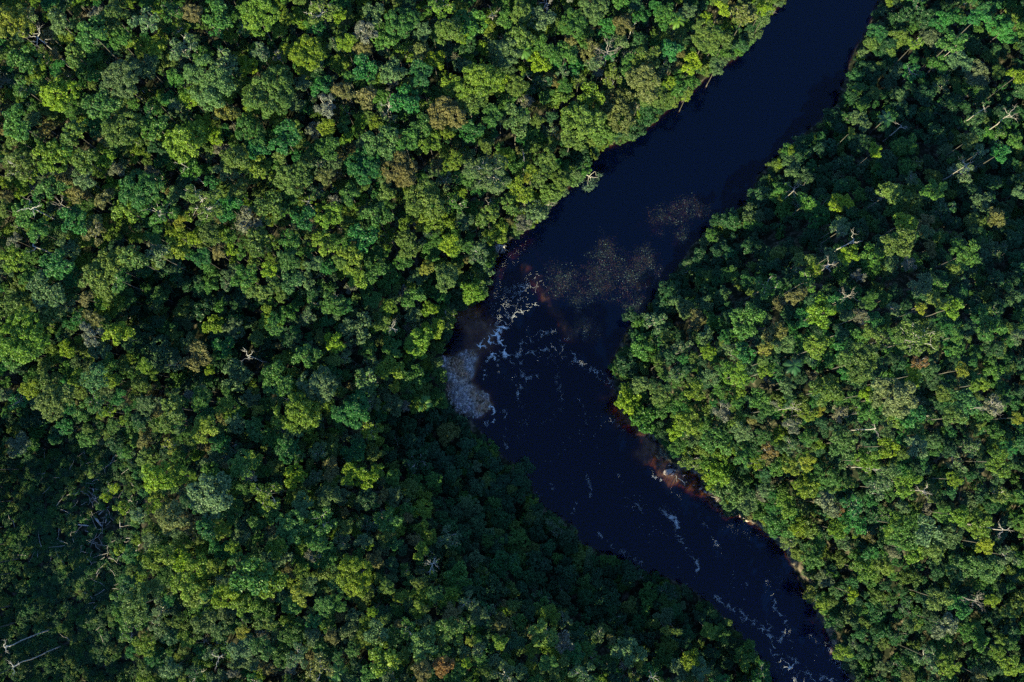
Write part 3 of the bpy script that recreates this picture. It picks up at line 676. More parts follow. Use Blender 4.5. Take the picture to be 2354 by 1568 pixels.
for passno, (tries, rlo, rhi, pack) in enumerate([(12000, 7, 11.5, 0.62), (24000, 4, 7.5, 0.52)]):
    for _ in range(tries):
        u, v = rnd.uniform(-290, 1320), rnd.uniform(-260, 960)
        zn = zone(u, v)
        if zn == 'clearing' and -30 < u and v < 720: continue
        inframe = -20 < u < 1044 and -20 < v < 702
        if not inframe and passno: continue
        r = rnd.uniform(rlo, rhi) * (1.0 if inframe else 1.25)
        if any(math.hypot(u - a, v - b) < pack * (r + q) for a, b, q in hs.near(u, v)): continue
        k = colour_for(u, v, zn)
        h = {'high': 12.0, 'low': 5.0, 'clearing': 12}[zn] + rnd.uniform(-2, 2) - (3.0 if passno else 0.5) - (5.5 if (zn == 'high' and u > 690 and (u - 690) > (v - 330) * .55 and inframe) else 0) + (4.5 if not inframe else 0)
        x, y, g, mp = solve(u, v, h)
        sd = land_at(x, y)
        if sd < max(0.5, r * mp * 0.45): continue
        # keep the clearing's pinkish strip of bank free
        if lookup(_gsand, x, y) > 0.5: continue
        if sd < 6: h = min(h, 7.5); x, y, g, mp = solve(u, v, h)
        hs.add(u, v, r)
        FILL.append(dict(u=u, v=v, rp=r, k=k, h=h, x=x, y=y, g=g, r=r * mp * 1.1, zn=zn))
# low bushes under the canopy so that gaps show leaves here and there, not bare soil
nbush = 0
for _ in range(4200):
    u, v = rnd.uniform(-60, 1084), rnd.uniform(-60, 742)
    zn = zone(u, v)
    h = rnd.uniform(2.5, 6)
    x, y, g, mp = solve(u, v, h)
    if land_at(x, y) < 0.7 or zn == 'clearing': continue
    if lookup(_gsand, x, y) > 0.45 and land_at(x, y) > 0: continue
    FILL.append(dict(u=u, v=v, rp=6, k=rnd.choice(['D', 'D', 'G', 'DE', 'O']), h=h, x=x, y=y, g=g, r=rnd.uniform(1.3, 2.4), zn=zn))

print('t %.1f' % (time.time() - T0))
nb_ = 0
for _ in range(60000):
    if nb_ >= 520: break
    i = rnd.randrange(len(RIVER)); f = rnd.random(); a, b = RIVER[i], RIVER[(i + 1) % len(RIVER)]
    x, y = a + (b - a) * f + np.array([rnd.gauss(0, 2.2), rnd.gauss(0, 2.2)])
    left = i < len(RL) and y > 25
    if abs(y) > 130 or not ((.3 if left else 1.1) < land_at(x, y) < 5) or lookup(_gsand, x, y) > 0.42: continue
    h = rnd.uniform(1.5, 4.5); nb_ += 1
    FILL.append(dict(u=0, v=0, rp=6, k=rnd.choice(['G', 'D', 'O', 'GS', 'S', 'LO']), h=h, x=x, y=y, g=lookup(_gz, x, y), r=rnd.uniform(1.3, 2.6) if left else rnd.uniform(0.9, 1.7), zn='low'))
KEYS = []
KEYS = [(s, st_, i) for (s, st_), l in PROTO.items() for i in range(4) if (s, st_, i) in SRC]
pos, proto, rot, scl, tint, tsc = [], [], [], [], [], []
for d in FILL:
    s, style, i, f = pick_proto(d['k'], d['r'])
    if (s, style, i) not in SRC:
        alt = [k for k in KEYS if k[1] == style] or KEYS
        s, style, i = min(alt, key=lambda k: abs(math.log(d['r'] / SIZES[k[0]])) + rnd.uniform(0, .2)); f = d['r'] / SIZES[s]
    fork = max(0.8, d['h'] - 0.55 * d['r'])
    pos.append((d['x'], d['y'], d['g'] + fork)); proto.append(KEYS.index((s, style, i)))
    rot.append((rnd.gauss(0, .07), rnd.gauss(0, .07), rnd.uniform(0, 6.283)))
    scl.append((f, f * rnd.uniform(.88, 1.1), f * rnd.uniform(.85, 1.12)))
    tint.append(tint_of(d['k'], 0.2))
    ts = 0.45 + 0.12 * d['r']
    tsc.append((ts, ts, fork + 0.4))
def scatter_object(name, pos, attrs, chains):
    """one object whose points carry instances; chains: list of (source objects, scale attribute, rotation attribute, index attribute)"""
    me = bpy.data.meshes.new(name)
    me.vertices.add(len(pos))
    me.vertices.foreach_set('co', np.asarray(pos, np.float32).ravel())
    for k, (typ, val) in attrs.items():
        a = me.attributes.new(k, typ, 'POINT')
        if typ == 'FLOAT_COLOR': a.data.foreach_set('color', np.column_stack([np.asarray(val, np.float32), np.ones(len(pos), np.float32)]).ravel())
        elif typ == 'FLOAT_VECTOR': a.data.foreach_set('vector', np.asarray(val, np.float32).ravel())
        else: a.data.foreach_set('value', np.asarray(val))
    o = obj(name, me)
    ng = bpy.data.node_groups.new(name, 'GeometryNodeTree')
    ng.interface.new_socket('Geometry', in_out='INPUT', socket_type='NodeSocketGeometry')
    ng.interface.new_socket('Geometry', in_out='OUTPUT', socket_type='NodeSocketGeometry')
    gi, go = ng.nodes.new('NodeGroupInput'), ng.nodes.new('NodeGroupOutput')
    m2p = ng.nodes.new('GeometryNodeMeshToPoints')
    ng.links.new(gi.outputs[0], m2p.inputs[0])
    join = ng.nodes.new('GeometryNodeJoinGeometry')
    def named(a, t):
        n = ng.nodes.new('GeometryNodeInputNamedAttribute'); n.data_type = t; n.inputs['Name'].default_value = a
        return n.outputs['Attribute']
    for sources, sname, rname, iname in chains:
        for k, src in enumerate(sources):
            oi = ng.nodes.new('GeometryNodeObjectInfo'); oi.inputs['Object'].default_value = src; oi.inputs['As Instance'].default_value = True
            iop = ng.nodes.new('GeometryNodeInstanceOnPoints')
            cmp_ = ng.nodes.new('FunctionNodeCompare'); cmp_.data_type = 'INT'; cmp_.operation = 'EQUAL'
            ng.links.new(named(iname, 'INT'), cmp_.inputs[2]); cmp_.inputs[3].default_value = k
            ng.links.new(m2p.outputs[0], iop.inputs['Points']); ng.links.new(cmp_.outputs[0], iop.inputs['Selection'])
            ng.links.new(oi.outputs['Geometry'], iop.inputs['Instance'])
            if rname: ng.links.new(named(rname, 'FLOAT_VECTOR'), iop.inputs['Rotation'])
            ng.links.new(named(sname, 'FLOAT_VECTOR'), iop.inputs['Scale'])
            ng.links.new(iop.outputs[0], join.inputs[0])
    ng.links.new(join.outputs[0], go.inputs[0])
    md = o.modifiers.new('scatter', 'NODES'); md.node_group = ng
    return o
crown_src = [SRC[k][0] for k in KEYS]
limb_of = {c: next(ch for ch in c.parent.children if ch.name.startswith('limbs')) for c in crown_src}
trunk_src = []
for t in TRUNKS:
    trunk_src.append(next(o for o in COL.objects if o.data is t))
fo = scatter_object('forest', pos, {'proto': ('INT', np.array(proto, np.int32)), 'rot': ('FLOAT_VECTOR', rot), 'scl': ('FLOAT_VECTOR', scl), 'tsc': ('FLOAT_VECTOR', tsc),
                                    'tint': ('FLOAT_COLOR', tint), 'tk': ('INT', np.array([i % 4 for i in range(len(pos))], np.int32))},
                    [(crown_src, 'scl', 'rot', 'proto'), ([limb_of[c] for c in crown_src], 'scl', 'rot', 'proto'), (trunk_src, 'tsc', None, 'tk')])
tag(fo, 'mass of smaller rainforest trees and bushes filling in between the larger crowns', 'forest', kind='stuff')
print('named', len(NAMED), 'fill', len(FILL), 'protos used', len(KEYS))
print('t %.1f' % (time.time() - T0))
# ------------------------------------------------------------------ bare and dead trees
def wander(a, b, n, amp, rng):
    P = []
    for i in range(n + 1):
        f = i / n
        p = Vector(a).lerp(Vector(b), f)
        if 0 < i < n: p += Vector((rng.gauss(0, amp), rng.gauss(0, amp), rng.gauss(0, amp * 0.6)))
        P.append(p)
    return P
def limb_paths(start, direction, length, w, rng, depth=2, kids=4, rise=0.15):
    end = start + direction * length
    P = wander(start, end, 5, length * 0.07, rng)
    out = [(P, [w * (1 - 0.72 * i / 5) for i in range(6)])]
    if depth > 0:
        for k in range(kids):
            i = rng.randrange(2, 6)
            d = direction + Vector((rng.gauss(0, .6), rng.gauss(0, .6), rng.gauss(rise, .35)))
            d.normalize()
            out += limb_paths(P[i], d, length * rng.uniform(.3, .55), w * (1 - 0.72 * i / 5) * 0.75, rng, depth - 1, max(2, kids - 1), rise)
    return out
def dead_tree(u, v, rp, h, label, m=PALE, nb=5, depth=2, kids=4, w=0.13, rise=0.15, cat='dead tree', name='dead_tree', group='leafless trees', seed=1, elev=(0.2, 0.9), lean=(0, 0)):
    rng = random.Random(seed)
    x, y, g, mp = solve(u, v, h)
    r = rp * mp
    w *= 0.62
    root = bpy.data.objects.new(name, None); root.location = (x - lean[0], y - lean[1], g); root.empty_display_size = 0.5
    COL.objects.link(root)
    tag(root, label, cat, group)
    fork = h - 0.35 * r
    top = Vector((lean[0], lean[1], fork))
    P = wander((0, 0, -0.3), top, 6, 0.12, rng)
    obj('trunk', tubes_mesh('trunk', [(P, [w * 1.9 - w * 0.8 * i / 6 for i in range(7)])], m, 6), root)
    a0 = rng.uniform(0, 6.28)
    for k in range(nb):
        a = a0 + k * 6.283 / nb + rng.uniform(-.35, .35); e = rng.uniform(*elev)
        d = Vector((math.cos(a) * math.cos(e), math.sin(a) * math.cos(e), math.sin(e)))
        st_ = P[-1] if k % 2 == 0 else P[-1].lerp(P[-2], rng.random() * 0.8)
        obj('branch', tubes_mesh('branch', limb_paths(st_, d, r * rng.uniform(.75, 1.05), w, rng, depth, kids, rise), m, 4), root)
    return root
DT = [
    ('A', 240, 240, 90, 17, 'large bare white dead tree with spreading limbs near the upper left corner', {}),
    ('A', 2120, 1380, 55, 13, 'slim bleached snag standing in a dark gap of the upper forest', dict(nb=4, w=.10)),
    ('A', 200, 1420, 110, 18, 'tall white forked dead limbs near the left edge above the middle', dict(nb=4, depth=1, w=.14)),
    ('A', 410, 1400, 70, 15, 'grey thin twigged dead tree right of the white forked limbs', dict(nb=5, m=GREYTWIG, w=.09)),
    ('A', 1240, 1120, 60, 15, 'small grey dead tree leaning at the edge of a dark gap', dict(nb=4, w=.09)),
    ('A', 2140, 80, 70, 16, 'white stem showing in a crown near the top edge', dict(nb=3, depth=1, w=.1)),
    ('B', 1840, 340, 95, 16, 'leafless grey tree with dense fine twigs on the upper bank', dict(nb=8, depth=2, kids=5, m=GREYTWIG, w=.10, rise=.3)),
    ('B', 1430, 1395, 60, 5, 'bare pinkish bush leaning out over the river from the left bank', dict(nb=8, depth=2, kids=5, w=.08, cat='bush', name='bare_bush')),
    ('B', 1040, 90, 60, 15, 'grey leafless tree beside lime crowns near the top edge', dict(nb=7, depth=2, kids=4, m=GREYTWIG, w=.09)),
    ('B', 1420, 10, 70, 15, 'pale leafless tree cut by the top edge', dict(nb=6, w=.10)),
    ('B', 320, 720, 75, 16, 'white branched half dead tree left of a brown crown', dict(nb=6, depth=2, w=.1, rise=.3)),
    ('B', 2000, 180, 60, 15, 'thin white snag on the upper bank near the river', dict(nb=3, depth=1, w=.09)),
    ('B', 1010, 1390, 45, 14, 'small dark grey snag in a gap behind the left bank', dict(nb=4, m=GREYTWIG, w=.08)),
    ('B', 1260, 1080, 45, 15, 'short white twisted stem above the left bank', dict(nb=2, depth=1, w=.12)),
    ('C', 600, 60, 60, 10, 'pale crooked branches over the water at the upper left bank', dict(nb=4, depth=2, w=.1)),
    ('C', 1900, 300, 60, 14, 'pale twigs in a shaded crown of the upper right forest', dict(m=GREYTWIG, nb=4, depth=1, w=.08)),
    ('C', 780, 1300, 80, 12, 'violet grey leafless tree by the right bank in shade', dict(nb=6, m=GREYTWIG, w=.09)),
    ('C', 1520, 860, 65, 10, 'single pale forked snag lying slanted in the dark upper right', dict(m=GREYTWIG, nb=2, depth=1, w=.14)),
    ('C', 2090, 740, 45, 13, 'small white stubby snag left of the right edge', dict(m=GREYTWIG, nb=3, depth=1, w=.1)),
    ('C', 2270, 780, 75, 15, 'pale half bare tree at the right edge in shade', dict(m=GREYTWIG, nb=5, depth=1, w=.12)),
    ('C', 1970, 1130, 80, 15, 'grey twiggy tree under lit crowns of the upper right forest', dict(nb=6, m=GREYTWIG, w=.09)),
    ('D', 210, 120, 75, 16, 'long white limb jutting sideways at the left edge', dict(nb=2, depth=1, w=.17)),
    ('D', 2310, 500, 60, 17, 'white bare branches on top of a green crown', dict(nb=5, depth=1, w=.11)),
    ('D', 1700, 880, 70, 16, 'white broken branches under a bright emerald crown', dict(nb=4, depth=1, w=.12)),
    ('E', 345, 690, 60, 15, 'grey white tangle of bare branches in a dark hole', dict(nb=7, depth=2, w=.1)),
    ('E', 840, 130, 45, 12, 'white crooked branches on a bush near the rooty bank', dict(nb=4, depth=1, w=.12)),
    ('F', 1190, 80, 70, 17, 'forked white snag above crowns of the right forest', dict(nb=3, depth=2, kids=3, w=.13)),
    ('F', 1020, 250, 70, 17, 'white branches through a pale crown right of a lime tree', dict(m=GREYTWIG, nb=5, depth=1, w=.12)),
    ('F', 1150, 470, 80, 11, 'violet grey leafless tree in a dark gap of the right forest', dict(nb=6, m=GREYTWIG, w=.08)),
    ('F', 1340, 1385, 60, 15, 'long white bare limb lying level in the right forest', dict(m=GREYTWIG, nb=2, depth=1, w=.14)),
    ('F', 2150, 1240, 80, 16, 'brown grey leafless fan of twigs near the right edge', dict(nb=7, m=GREYTWIG, kids=5, w=.09)),
    ('F', 780, 1240, 60, 14, 'pale twigs between olive crowns of the right forest', dict(m=GREYTWIG, nb=5, depth=1, w=.08)),
    ('G', 80, 1465, 62, 17, 'tall white dead tree with long trunk in the lower left corner', dict(nb=4, depth=2, kids=3, w=.11)),
    ('G', 20, 1330, 50, 16, 'pale trunked dead tree cut by the left edge near the bottom', dict(nb=3, depth=1, w=.13)),
    ('G', 1500, 1400, 60, 14, 'broken white snag with bare arms by the lower edge', dict(nb=3, depth=2, kids=3, w=.13)),
    ('G', 1400, 1290, 75, 8, 'violet grey leafless shrub above the broken white snag', dict(nb=8, m=GREYTWIG, kids=5, w=.07)),
    ('G', 1340, 1520, 65, 13, 'white crooked branches below the violet leafless shrub', dict(nb=4, depth=1, w=.13)),
    ('H', 620, 755, 62, 15, 'round bare white crown alone in the shaded lower forest', dict(nb=8, depth=2, kids=4, w=.09)),
    ('H', 1420, 1250, 60, 15, 'white twigs over a lime crown at the bottom middle', dict(nb=5, depth=1, w=.09)),
    ('H', 2150, 1545, 60, 14, 'pale leafless top cut by the bottom edge', dict(nb=6, depth=1, w=.09)),
    ('I', 1310, 90, 50, 14, 'star shaped white snag in a dark hole right of the river', dict(nb=6, depth=1, w=.09)),
    ('I', 1680, 250, 70, 16, 'white twiggy dead top among grey green crowns', dict(m=GREYTWIG, nb=5, depth=1, w=.10)),
    ('I', 2220, 520, 75, 17, 'pair of bleached limbs near the lower right edge', dict(m=GREYTWIG, nb=3, depth=1, w=.14)),
    ('I', 2030, 1010, 80, 13, 'violet grey leafless tree in the shaded lower right', dict(nb=7, m=GREYTWIG, w=.08)),
]
for n_, (c, x, y, r, h, lab, kw) in enumerate(DT):
    u, v = cp(c, x, y)
    dead_tree(u, v, cr(c, r), h, lab, seed=50 + n_, **kw)

# ------------------------------------------------------------------ palms
def frond_mesh(L, seed):
    rng = np.random.default_rng(seed)
    co, f, tone = [], [], []
    n = 22
    mid = [np.array([L * t * (1 - 0.12 * t), 0, 0.55 * L * t * (1 - 1.25 * t)]) for t in np.linspace(0, 1, n)]
    for i in range(1, n):
        t = i / (n - 1)
        a, b = mid[i - 1], mid[i]
        w = 0.05 * (1 - t) + 0.015
        k = len(co)
        co += [a + (0, w, 0), a - (0, w, 0), b - (0, w, 0), b + (0, w, 0)]; f.append((k, k + 1, k + 2, k + 3)); tone.append(0.8)
        ll = 0.26 * L * math.sin(math.pi * min(1, 0.12 + 0.86 * t)) ** 0.6 * rng.uniform(.85, 1.1)
        for s in (-1, 1):
            tip = b + np.array([ll * 0.55, s * ll * 0.85, -ll * 0.25])
            k = len(co)
            q = np.array([0.11, 0, 0.0]) * L / 3
            co += [a, b, tip + q * 0.3, (a + b) / 2 + (tip - b) * 0.5 - q * 0.4]; f.append((k, k + 1, k + 2, k + 3)); tone.append(rng.uniform(.3, .8))
    me = mesh_np('frond', np.array(co), np.array(f), [LEAF])
    me.attributes.new('tone', 'FLOAT', 'FACE').data.foreach_set('value', np.array(tone, np.float32))
    return me
FR = [frond_mesh(1.0 * L, i) for i, L in enumerate((2.0, 2.25, 2.5))]
PALMS = [('B', 1260, 345, 14, 12, 'dark feathery palm between olive crowns of the upper bank', 'G'), ('B', 2320, 140, 15, 13, 'bright palm near the river at the top edge', 'GL'),
         ('G', 1370, 975, 11, 10, 'palm with splayed fronds in a dark hole of the lower left forest', 'O'), ('C', 1400, 820, 9, 10, 'shaded palm in the dark upper right forest', 'D'),
         ('E', 570, 1210, 12, 12, 'star shaped green palm on the left bank below the shoal', 'G'), ('F', 770, 950, 9, 10, 'shaded palm low between crowns of the right forest', 'D'),
         ('H', 350, 1420, 11, 8, 'palm with two long curved pale fronds near the bottom edge', 'L'), ('B', 1440, 385, 11, 9, 'drooping palm right of a lime crown on the upper bank', 'G'),
         ('G', 2330, 1500, 11, 9, 'green palm half hidden at the bottom edge', 'G')]
for c, x, y, h, nf, lab, k in PALMS:
    u, v = cp(c, x, y)
    X, Y, g, mp = solve(u, v, h)
    root = bpy.data.objects.new('palm', None); root.location = (X, Y, g); root.empty_display_size = .5; COL.objects.link(root)
    tag(root, lab, 'palm', 'palms')
    obj('trunk', TRUNKS[1], root, (0, 0, h), (0, 0, 0), (0.8, 0.8, h + .4))
    a0 = rnd.uniform(0, 6)
    for i in range(nf):
        e = obj('frond', FR[i % 3], root, (0, 0, h), (rnd.uniform(-.2, .2), rnd.uniform(-.35, .5), a0 + i * 2.39996), (1, 1, 1))
        e['tint'] = tint_of(k)

# ------------------------------------------------------------------ bushes of the bank, saplings of the clearing
def small_plant(name, cat, c, x, y, r, h, k, label, group, style='airy', trunk=True):
    u, v = cp(c, x, y)
    X, Y, g, mp = solve(u, v, h)
    R = cr(c, r) * mp * 1.15
    s = min(range(4), key=lambda i: abs(math.log(R / SIZES[i]))); f = R / SIZES[s]
    cm, lm = PROTO[s, style][rnd.randrange(3)]
    fork = max(0.3, h - .55 * R)
    root = bpy.data.objects.new(name, None); root.location = (X, Y, g); root.empty_display_size = .4; COL.objects.link(root)
    tag(root, label, cat, group)
    a = rnd.uniform(0, 6)
    t = obj('foliage', cm, root, (0, 0, fork), (0, 0, a), (f, f, f)); t['tint'] = tint_of(k) if isinstance(k, str) else k
    obj('limbs', lm, root, (0, 0, fork), (0, 0, a), (f, f, f))
    obj('stem', TRUNKS[rnd.randrange(4)], root, (0, 0, fork), (0, 0, 0), (.5, .5, fork + .3))
small_plant('grey_bush', 'bush', 'E', 975, 270, 62, 2.2, (0.33, 0.31, 0.28), 'pale silver grey bush at the water edge below the root tangle', 'bushes along the banks')
small_plant('grey_bush', 'bush', 'B', 1250, 1515, 60, 3.0, (0.24, 0.23, 0.2), 'pale grey bush on the left bank above the root tangle', 'bushes along the banks')
small_plant('river_bush', 'bush', 'V', 1650, 230, 120, 3.0, 'O', 'low olive bush on the bank right above the root tangle', 'bushes along the banks', 'billow')
small_plant('river_bush', 'bush', 'V', 1300, 620, 150, 3.2, 'G', 'green bush on the left bank between root tangle and silver bush', 'bushes along the banks', 'billow')
small_plant('river_bush', 'bush', 'K', 420, 60, 110, 2.6, 'W', 'whitish bush hanging over red shallows at the right bank', 'bushes along the banks')
small_plant('river_bush', 'bush', 'I', 880, 950, 60, 3.2, 'OY', 'yellowish bush overhanging the river at the lower right bank', 'bushes along the banks')
small_plant('river_bush', 'bush', 'I', 960, 1070, 35, 3.0, 'LO', 'small lime bush on the lower right bank below the yellowish bush', 'bushes along the banks', 'billow')
for x, y, r, lab in [(780, 215, 42, 'lime sapling standing topmost in the dark clearing'), (830, 365, 45, 'lime sapling at the right edge of the dark clearing'),
                     (720, 300, 38, 'lime sapling left of the other two in the upper clearing'), (830, 660, 42, 'lime sapling alone low in the dark clearing'),
                     (945, 430, 45, 'grey green sapling at the clearing edge'), (630, 130, 30, 'thin yellow green sapling high in the clearing')]:
    small_plant('sapling', 'sapling', 'G', x, y, r, 6.5, 'L' if 'lime' in lab else 'SL', lab, 'saplings of the clearing', 'airy')

# ------------------------------------------------------------------ fallen tree in the river
def world_path(c, pts):
    return [Vector((*pt(*cp(c, x, y), z)[:2], z)) for x, y, z in pts]
root = bpy.data.objects.new('fallen_tree', None)
base = world_path('N', [(1130, 560, 1.2)])[0]
root.location = base; COL.objects.link(root)
tag(root, 'sparse pale fallen tree hanging over dark water off the left bank', 'fallen tree')
def rel(c, pts): return [p - base for p in world_path(c, pts)]
obj('trunk', tubes_mesh('trunk', [(rel('N', [(1100, 540, 1.2), (1190, 630, 1.3), (1290, 690, 1.5), (1330, 720, 1.6)]), [.16, .13, .1, .08])], PALE, 6), root)
for l in ([(1290, 690, 1.5), (1340, 640, 2.1), (1440, 560, 2.6), (1475, 670, 2.2)], [(1330, 700, 1.6), (1420, 722, 1.9), (1520, 710, 2.2)], [(1280, 690, 1.5), (1262, 820, 1.3), (1240, 950, 1.1)],
          [(1310, 700, 1.5), (1335, 800, 1.3), (1330, 860, 1.1)], [(1190, 640, 1.3), (1160, 720, 1.0)]):
    P = rel('N', l)
    obj('branch', tubes_mesh('branch', [(P, [.075, .06, .05, .03][:len(P)])], PALE, 5), root)
rng = np.random.default_rng(5)
for x, y, sx, sy, n in [(1380, 880, 90, 55, 170), (1250, 1000, 90, 45, 170), (1530, 670, 55, 60, 100), (1340, 960, 80, 50, 110), (1060, 830, 70, 60, 90), (1420, 770, 80, 40, 80), (1220, 500, 60, 50, 70)]:
    C = np.array([Vector((*pt(*cp('N', x + rng.normal() * sx * .7, y + rng.normal() * sy * .7), 1.3)[:2], 1.3 + rng.normal() * .3)) - base for _ in range(n)])
    nn = rng.normal(size=(n, 3)) * .5 + (0, 0, 1); nn /= np.linalg.norm(nn, axis=1, keepdims=True)
    L = rng.uniform(.18, .42, n)
    co, f = leaf_quads(C, nn, L, L * .6, rng)
    me = mesh_np('foliage', co, f, [LEAF]); me.attributes.new('tone', 'FLOAT', 'FACE').data.foreach_set('value', rng.uniform(.3, .8, n).astype(np.float32))
    obj('foliage', me, root)['tint'] = (0.06, 0.11, 0.075)

# ------------------------------------------------------------------ roots, rocks, driftwood, logs
root = bpy.data.objects.new('root_tangle', None)
base = world_path('V', [(1480, 400, 1.4)])[0]
root.location = base; COL.objects.link(root)
tag(root, 'pale tangle of bared roots hanging down the left bank to the water', 'roots')
rr = random.Random(3)
for k in range(26):
    x0 = rr.uniform(1350, 1720); x1 = 1400 + (x0 - 1350) * .8 + rr.uniform(-50, 50)
    P = rel('V', [(x0, 405 + rr.uniform(-15, 15), 1.5), (x0 * .5 + x1 * .5 + rr.uniform(-30, 30), 450 + rr.uniform(-20, 30), 1.2), (x1 + rr.uniform(-20, 20), 510, .6), (x1 - 20, rr.uniform(540, 600), -.1)])
    obj('root', tubes_mesh('root', [(P, [.09, .075, .06, .03])], PALE, 5), root)
for l in ([(1350, 440, 1.3), (1480, 390, 1.7), (1600, 400, 1.7), (1740, 420, 1.2)], [(1450, 400, 1.6), (1510, 320, 1.9), (1560, 300, 2.0)]):
    obj('root', tubes_mesh('root', [(rel('V', l), [.11, .12, .11, .07][:len(l)])], PALE, 5), root)

def rock_mesh(seed, flat=.6):
    bm = bmesh.new()
    bmesh.ops.create_icosphere(bm, subdivisions=2, radius=1)
    r = random.Random(seed)
    planes = [(Vector((r.gauss(0, 1), r.gauss(0, 1), r.gauss(0, .8))).normalized(), r.uniform(.55, .85)) for _ in range(9)]
    for vt in bm.verts:
        for n_, d_ in planes:
            k = vt.co.dot(n_) - d_
            if k > 0: vt.co -= n_ * k
        vt.co *= 1 + r.uniform(-.04, .04)
        vt.co.z *= flat
    me = bpy.data.meshes.new('rock'); bm.to_mesh(me); bm.free()
    return me
ROCKS = [rock_mesh(i, f) for i, f in enumerate((.5, .65, .6, .7))]
def rock(c, x, y, rx, ry, ang, z, label, group=None, m=STONE, name='rock', k=0, cat='rock'):
    me = ROCKS[k % 4].copy(); me.materials.append(m)
    X, Y, t = pt(*cp(c, x, y), z)
    s = t * 36 / 28 / 1024
    o = obj(name, me, None, (X, Y, z), (rnd.uniform(-.1, .1), rnd.uniform(-.1, .1), ang), (cr(c, rx) * s, cr(c, ry) * s, min(cr(c, rx), cr(c, ry)) * s))
    tag(o, label, cat, group)
rock('K', 500, 370, 118, 58, .25, .1, 'dark grey boulder standing in red shallows off the right bank', None, STONE, 'boulder', 0, 'boulder')
rock('K', 470, 412, 42, 22, .1, .25, 'small pale rock on the river side of the dark boulder', 'rocks in the shallows', PINKSTONE, k=1)
rock('K', 610, 345, 26, 18, .8, .2, 'small grey rock at the upper right end of the dark boulder', 'rocks in the shallows', STONE, k=2)
rock('K', 575, 415, 45, 25, .6, -.03, 'amber slab barely under water below the dark boulder', 'rocks in the shallows', PINKSTONE, k=3)
rock('K', 770, 436, 36, 14, .3, .03, 'long pale rock alone in the dark inlet', 'rocks in the shallows', PINKSTONE, k=0)
rock('K', 1060, 668, 34, 26, .4, .1, 'tan rock at the lower mouth of the inlet', 'rocks in the shallows', PINKSTONE, k=1)
rock('K', 945, 606, 16, 14, .4, .0, 'smallest pale rock in the inlet left of the tan rock', 'rocks in the shallows', PINKSTONE, k=2)
rock('K', 1150, 725, 36, 28, -.4, .45, 'brown rock on the bank just below the tan rock', 'rocks in the shallows', STONE, k=3)
rock('K', 520, 258, 32, 9, .3, .02, 'thin pale slab above the dark boulder', 'rocks in the shallows', PINKSTONE, k=0)
HEAP = {8: 'largest pale pink rock at the river foot of the heap on the right bank', 17 - 17: 'pale pink rock at the left end of the heap on the right bank', 13: 'small pink rock topmost left in the heap on the right bank', 15: 'pink rock lying apart left of the heap on the right bank', 11: 'pink rock at the right end of the heap on the right bank', 14: 'lowest small pink rock below the heap on the right bank', 4: 'big pink rock in the middle of the heap on the right bank'}
for i, (x, y, r) in enumerate([(1690, 1120, 26), (1730, 1085, 20), (1770, 1075, 18), (1760, 1140, 24), (1800, 1125, 30), (1850, 1090, 22), (1860, 1150, 30), (1900, 1120, 24), (1880, 1215, 34), (1930, 1190, 28),
                               (1945, 1150, 22), (1985, 1200, 20), (1820, 1170, 22), (1700, 1060, 18), (1910, 1230, 18), (1650, 1080, 18), (1960, 1230, 20)]):
    rock('K', x, y, r * 1.25, r, rnd.uniform(0, 3), .45 if y < 1160 else .15, HEAP.get(i, 'pale pink rock in the heap on the right bank'), 'pink rocks heaped on the right bank', PINKSTONE, k=i)
def log(name, c, pts, w, label, group, m=PALE, cat='log'):
    P = world_path(c, pts)
    if pts[0][2] is None: pass
    b = P[0].copy()
    o = obj(name, tubes_mesh(name, [([p - b for p in P], [w * (1 - .5 * i / (len(P) - 1)) for i in range(len(P))])], m, 7), None, b)
    tag(o, label, cat, group)
    return o
log('driftwood_branch', 'K', [(620, 425, .2), (645, 450, .2), (640, 500, .1), (650, 540, .05)], .09, 'hooked driftwood branch right of the dark boulder', 'driftwood at the right bank', cat='driftwood')
log('driftwood_branch', 'K', [(670, 480, .2), (735, 520, .2), (775, 565, .15), (785, 610, .05)], .12, 'bent pale driftwood branch pointing into the river', 'driftwood at the right bank', cat='driftwood')
log('driftwood_branch', 'K', [(765, 555, .2), (800, 548, .3), (840, 545, .4)], .08, 'short pale driftwood stick lying across the bent branch', 'driftwood at the right bank', cat='driftwood')
log('driftwood_branch', 'K', [(1340, 890, .2), (1372, 850, .5), (1385, 835, .7)], .10, 'pale driftwood stick against the right bank below the rocks', 'driftwood at the right bank', cat='driftwood')
log('driftwood_branch', 'K', [(1240, 800, .3), (1300, 815, .4), (1370, 840, .5)], .07, 'long thin stick along the right bank edge', 'driftwood at the right bank', cat='driftwood')
log('driftwood_log', 'N', [(370, 890, 1.6), (450, 970, 1.0), (540, 1065, .15)], .20, 'grey log sloping from the left bank into the river', 'driftwood at the left bank', cat='driftwood')
def gl(c, x, y): 
    u, v = cp(c, x, y); X, Y, g, mp = solve(u, v, .25); return g + .3
